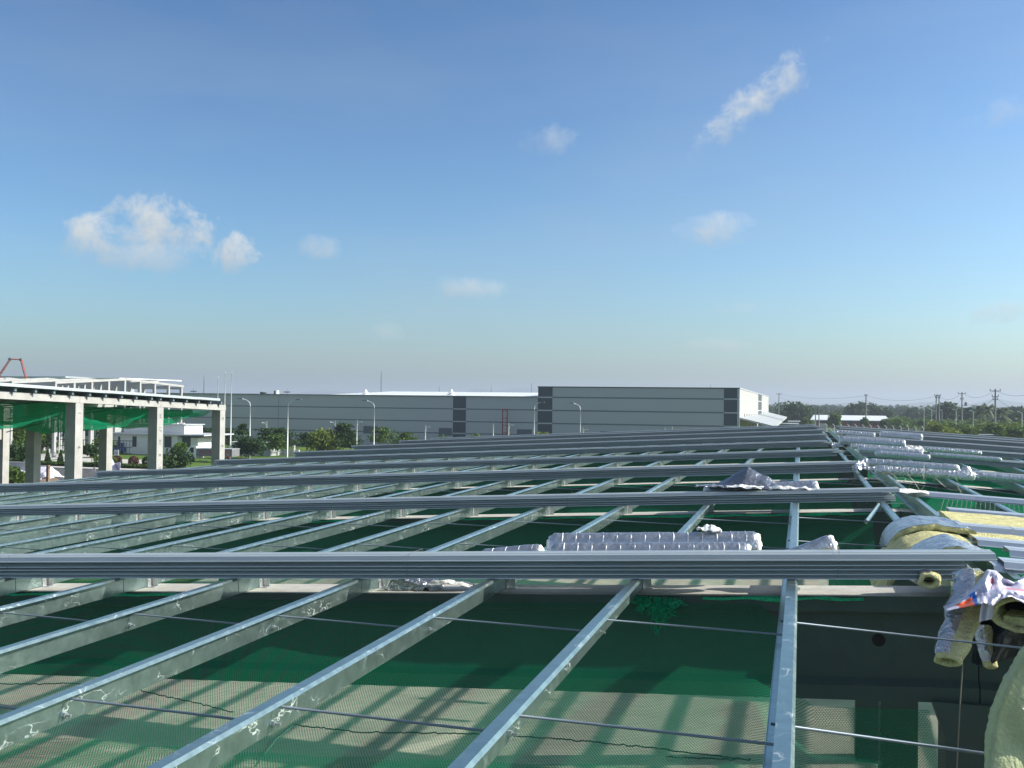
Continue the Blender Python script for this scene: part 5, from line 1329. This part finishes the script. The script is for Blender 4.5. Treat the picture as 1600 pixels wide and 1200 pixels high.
def win(x0, x1, z0, z1, y, n=2):
    f = g('window', (x0, y - .06, z0), (x1, y - .01, z1), 'frame')
    for i in range(n):
        w = (x1 - x0) / n; q = MB().box((x0 + w * i + .06, y - .075, z0 + .06), (x0 + w * (i + 1) - .06, y - .061, z1 - .06)).build('pane', 'glass', f); q.matrix_parent_inverse = gi
for (pa, pb_, ya_, yb_) in ((184.5, 188, 682, 697), (207, 213.5, 682, 698), (257, 268, 682, 699)):
    A, B = atY(pa, yb_, yG), atY(pb_, ya_, yG); win(A.x, B.x, A.z, B.z, yG, 2 if pb_ - pa > 8 else 1)
A, B = atY(284.5, 699, yG + .6), atY(298, 682, yG + .6); win(A.x, min(B.x, cr.x + 3.0), A.z, B.z, yG + .6, 2)
for i, px in enumerate((276, 280, 283, 286)): x = atY(px, 662, yG + 2).x; g('roof_fixture', (x - .1, yG + 2, atY(275, 663.2, yG).z), (x + .12, yG + 2.3, atY(275, 661.2, yG).z), 'paper')
# office block behind, gate and low wall
yO = 176; a, b = gp(-40, yO), gp(233, yO); zO = atY(100, 640, yO).z
of = thing('office_block', ((a[0] + b[0]) / 2, yO, 0), 'pale blue-grey office block with dark windows behind the green netting', 'building'); gi = Matrix.Translation(of.location).inverted()
gh_ = gh
def g(name, a, b, m, parent=of): o = MB().box(a, b).build(name, m, parent); o.matrix_parent_inverse = gi; return o
g('wall', (a[0], yO, 0), (b[0] - 8, yO + 5, zO), 'wall_g'); g('roof', (a[0] - .3, yO - .3, zO), (b[0] - 7.7, yO + 5.3, zO + .3), 'bandl')
for pa, pb_ in ((72, 78), (98, 103), (130, 147), (150, 160), (20, 34), (2, 12), (165, 172), (215, 222)):
    A, B = atY(pa, 681, yO), atY(pb_, 671, yO); win(A.x, B.x, A.z, B.z, yO, 2)
for pa, pb_ in ((76, 80), (93, 99)): x0, x1 = gp(pa, yO)[0], gp(pb_, yO)[0]; g('pilaster', (x0, yO - .3, 0), (x1, yO - .01, zO - .1), 'dkblue')
yT = 139; gt = thing('gate_frame', gp(84, yT), 'white portal and black sliding gate beyond the first front column', 'gate'); gi = Matrix.Translation(gt.location).inverted()
def g(name, a, b, m, parent=gt): o = MB().box(a, b).build(name, m, parent); o.matrix_parent_inverse = gi; return o
x0, x1 = gp(80.5, yT)[0], gp(87.5, yT)[0]; zT_ = atY(84, 683, yT).z
g('portal_leg', (x0, yT - .2, 0), (x0 + .25, yT + .2, zT_), 'white'); g('portal_leg', (x1 - .2, yT - .2, 0), (x1, yT + .2, zT_), 'white'); g('portal_head', (x0, yT - .2, zT_), (x1, yT + .2, zT_ + .3), 'white')
for i in range(26): x = x0 + .4 + i * .55; g('bar', (x, yT, .2), (x + .06, yT + .06, 2.1), 'frame')
for z in (.15, 1.1, 2.1): g('rail', (x0 + .3, yT - .03, z), (x0 + 14.6, yT + .08, z + .1), 'frame')
for px in (93.5, 88): q = gp(px, 136); root = thing('slim_post', q, 'slim white post by the black gate, ' + ('right one' if px > 90 else 'left one'), 'post'); MB().tube([(0, 0, 0), (0, 0, atY(px, 655, 136).z)], .06, 6).build('pole', 'white', root)
q = gp(168.5, 120); root = thing('slim_post', q, 'slim white post rising into the net beside the young tiered tree', 'post'); MB().tube([(0, 0, 1), (0, 0, atY(168, 650, 120).z)], .05, 6).build('pole', 'white', root)
root = thing('slim_post', gp(8.5, 106), 'thin grey post near the left edge in front of the hedge', 'post'); MB().tube([(0, 0, 0), (0, 0, atY(8, 680, 106).z)], .05, 6).build('pole', 'cpole', root)
lw = thing('low_building', gp(395, 146), 'low grey guard building with dark openings behind the dark round tree', 'building'); gi = Matrix.Translation(lw.location).inverted()
def g(name, a, b, m, parent=lw): o = MB().box(a, b).build(name, m, parent); o.matrix_parent_inverse = gi; return o
a, b = gp(362, 146), gp(423, 146); zl = atY(395, 692, 146).z; g('wall', (a[0], 146, 0), (b[0], 150, zl), 'wall_g'); g('roof', (a[0] - .2, 145.8, zl), (b[0] + .2, 150.2, zl + .12), 'white')
for pa, pb_ in ((370, 380), (407, 413)): A, B = atY(pa, 704, 146), atY(pb_, 694, 146); g('opening', (A.x, 145.9, A.z), (B.x, 145.96, B.z), 'glass')
wg = thing('white_gate', gp(440, 150), 'white gate pillars with a low pale wall right of the tall right-armed lamp', 'gate'); gi = Matrix.Translation(wg.location).inverted()
def g(name, a, b, m, parent=wg): o = MB().box(a, b).build(name, m, parent); o.matrix_parent_inverse = gi; return o
for px, t_ in ((425.5, 694), (427.8, 695), (460, 696)): x = gp(px, 150)[0]; g('pillar', (x - .12, 149.8, 0), (x + .14, 150.2, atY(px, t_, 150).z), 'white')
a, b = gp(428, 150), gp(468, 150); g('low_wall', (a[0], 150, 0), (b[0], 150.3, .85), 'white')
for i in range(20): x = a[0] + (b[0] - a[0]) * i / 20; g('bar', (x, 150.05, .85), (x + .04, 150.1, 2.0), 'frame')
sb = thing('sign_board', gp(183, 118), 'white board with a small dark mark on short legs near the red-brown bush', 'sign'); MB().box((-.34, 0, 1.2), (.34, .05, 1.95)).build('panel', 'white', sb); MB().box((-.3, 0, 0), (-.26, .04, 1.2)).build('leg', 'pole', sb); MB().box((.26, 0, 0), (.3, .04, 1.2)).build('leg', 'pole', sb)
MB().box((-.14, -.012, 1.48), (.14, -.001, 1.6)).build('mark', 'band', sb)
cr_ = thing('parked_van', gp(180, 141), 'blue and white van parked by the gatehouse, mostly hidden', 'van'); MB().box((-1.8, 0, .35), (1.8, 1.7, 1.1)).box((-1.2, .1, 1.1), (1.5, 1.6, 1.75)).build('body', 'skyblue', cr_); MB().box((-1.0, .04, 1.15), (1.3, .09, 1.6)).build('window', 'glass', cr_)
for x in (-1.1, 1.1): MB().tube([(x, -.05, .34), (x, .15, .34)], .34, 12).build('wheel', 'tyre', cr_)

# box truck
yK = 128.; x0, x1 = atY(292, 715, yK).x, atY(363, 715, yK).x; zt2 = atY(330, 701.5, yK).z; Lk = x1 - x0
tk = thing('box_truck', (x0, yK, 0), 'light truck with a white cab and grey cargo box, parked behind the last concrete columns', 'truck')
hb = zt2
MB().box((1.5, 0, .85), (Lk * .99, 2.0, hb)).build('cargo_box', 'truck', tk)
MB().box((1.45, -.03, hb), (Lk, 2.03, hb + .06)).build('roof_rail', 'bandl', tk)
pr = [(0, .5), (0, 1.25), (.38, 2.1), (1.4, 2.15), (1.4, .5)]
v = [(x, y, z) for y in (.05, 1.95) for (x, z) in pr]; MB().add(v, [(4, 3, 2, 1, 0), (5, 6, 7, 8, 9)] + [(i, (i + 1) % 5, 5 + (i + 1) % 5, 5 + i) for i in range(5)]).build('cab', 'white', tk)
MB().add([(.22, .03, 1.30), (.52, .03, 1.98), (1.02, .03, 1.98), (1.02, .03, 1.25)], [(0, 1, 2, 3)]).build('side_window', 'glass', tk)
MB().add([(.05, .15, 1.34), (.36, .15, 2.05), (.36, 1.85, 2.05), (.05, 1.85, 1.34)], [(0, 1, 2, 3)]).build('windscreen', 'glass', tk)
MB().box((-.22, -.12, 1.2), (-.08, .02, 1.6)).build('mirror', 'frame', tk)
for x in (.8, Lk * .72, Lk * .88): w_ = MB().tube([(x, -.02, .4), (x, .28, .4)], .40, 16).build('wheel', 'tyre', tk); MB().tube([(x, -.04, .4), (x, -.03, .4)], .2, 10).build('rim', 'pole', w_)
text_mesh('HAI DUY', .62, 'redtext', tk, (1.5 + (Lk - 1.5) * .30, -.006, hb - .45), (R(90), 0, 0), True)
for i, z in enumerate((hb - 1.0, hb - 1.35, hb - 1.7)): MB().box((1.8, -.010, z), (1.8 + [1.9, 2.6, 1.5][i], -.002, z + .08)).build('stripe', ['ink', 'band', 'band'][i], tk)
for i in range(4): MB().box((Lk - 1.0, -.012, hb - .5 - .36 * i), (Lk - .45, -.002, hb - .22 - .36 * i)).build('notice', 'orange' if i != 1 else 'pink', tk)
for i in range(6): MB().box((Lk - 2.0 + .28 * i, -.04, .9), (Lk - 1.95 + .28 * i, -.001, hb - .1)).build('rib', 'band', tk)

# rubbish, tarps and sheets in the yard
def yard(px, py, size, lab, m='paper', seed=0, amp=.4, dome=.6, y=None, cat='tarpaulin', name='tarpaulin'):
    q = atZ(px, py) if y is None else Vector(gp(px, y)); o = crumple(name, (0, 0, 0), size, m, seed, amp=amp, dome=dome, n=14); o.location = (q.x, q.y, .05); tag(o, lab, cat)
yard(33, 750, (3.0, 2.4), 'white plastic heap left of the first rear column', 'plastic', 81, .4, .9)
yard(68, 746, (3.2, 3), 'lilac crumpled tarpaulin right of the first rear column', 'plastic', 82, .3, 1.2)
yard(10, 752, (5, 3), 'pile of red-brown bricks and dirt at the left edge of the yard', 'rock', 83, .4, .35, cat='rubble', name='rubble')
def stand_sheet(pts, y, lab, m='paper'):
    P = [atY(px, py, y + (i % 2) * .8) for i, (px, py) in enumerate(pts)]; c = P[0].copy(); n = len(P)
    v = [p - c for p in P] + [p - c + Vector((0, .05, 0)) for p in P]
    o = mesh_obj('leaning_sheet', v, [tuple(range(n)), tuple(range(2 * n - 1, n - 1, -1))] + [(i, i + n, (i + 1) % n + n, (i + 1) % n) for i in range(n)], m); o.location = c; tag(o, lab, 'sheet')
stand_sheet([(76, 736.5), (104, 746), (104, 752), (96, 751), (82, 744)], 84, 'curved white sheet leaning between the first rear and first front columns')
stand_sheet([(159, 716), (170, 730), (174, 740), (163, 740)], 92, 'left one of two pointed white sheets by the shrub')
stand_sheet([(173, 713), (178, 724), (188, 722), (187, 742), (175, 742)], 92, 'right one of two pointed white sheets by the shrub', 'plastic')
stand_sheet([(148, 729), (150, 740), (136, 741)], 90, 'small grey-green glassy sheet leaning left of the pointed white sheets', 'sheet_lit')
root = thing('site_post', gp(77, 82), 'stubby timber post with rags in the yard between two columns', 'post'); MB().box((-.12, -.12, 0), (.12, .12, atY(77, 727, 82).z)).build('post', 'rock', root); MB().box((-.9, -.05, atY(77, 730, 82).z), (.3, .05, atY(77, 729, 82).z)).build('rail', 'plastic', root)
sw = thing('site_wall', gp(40, 93), 'grey site wall running behind the concrete frame at lower left', 'wall'); q0, q1 = gp(-60, 93), gp(42, 93)
o = MB().box((q0[0], 93, 0), (q1[0], 93.25, 1.7)).build('wall_face', 'wall_g', sw); o.matrix_parent_inverse = Matrix.Translation(sw.location).inverted()
o = MB().box((q0[0], 92.95, 1.7), (q1[0], 93.3, 1.82)).build('coping', 'bandl', sw); o.matrix_parent_inverse = Matrix.Translation(sw.location).inverted()

# ------------------------------------------------------------------ air
hz = bpy.data.materials.new('haze_air'); hz.use_nodes = True; n, l = hz.node_tree.nodes, hz.node_tree.links; n.clear()
pv = n.new('ShaderNodeVolumePrincipled'); pv.inputs['Color'].default_value = (.62, .70, .82, 1); pv.inputs['Density'].default_value = .00028; pv.inputs['Anisotropy'].default_value = .2
o_ = n.new('ShaderNodeOutputMaterial'); l.new(pv.outputs[0], o_.inputs['Volume'])
hb_ = MB().box((-9600, -9600, -3), (9600, 9600, 110)).build('haze', hz); tag(hb_, kind='stuff')
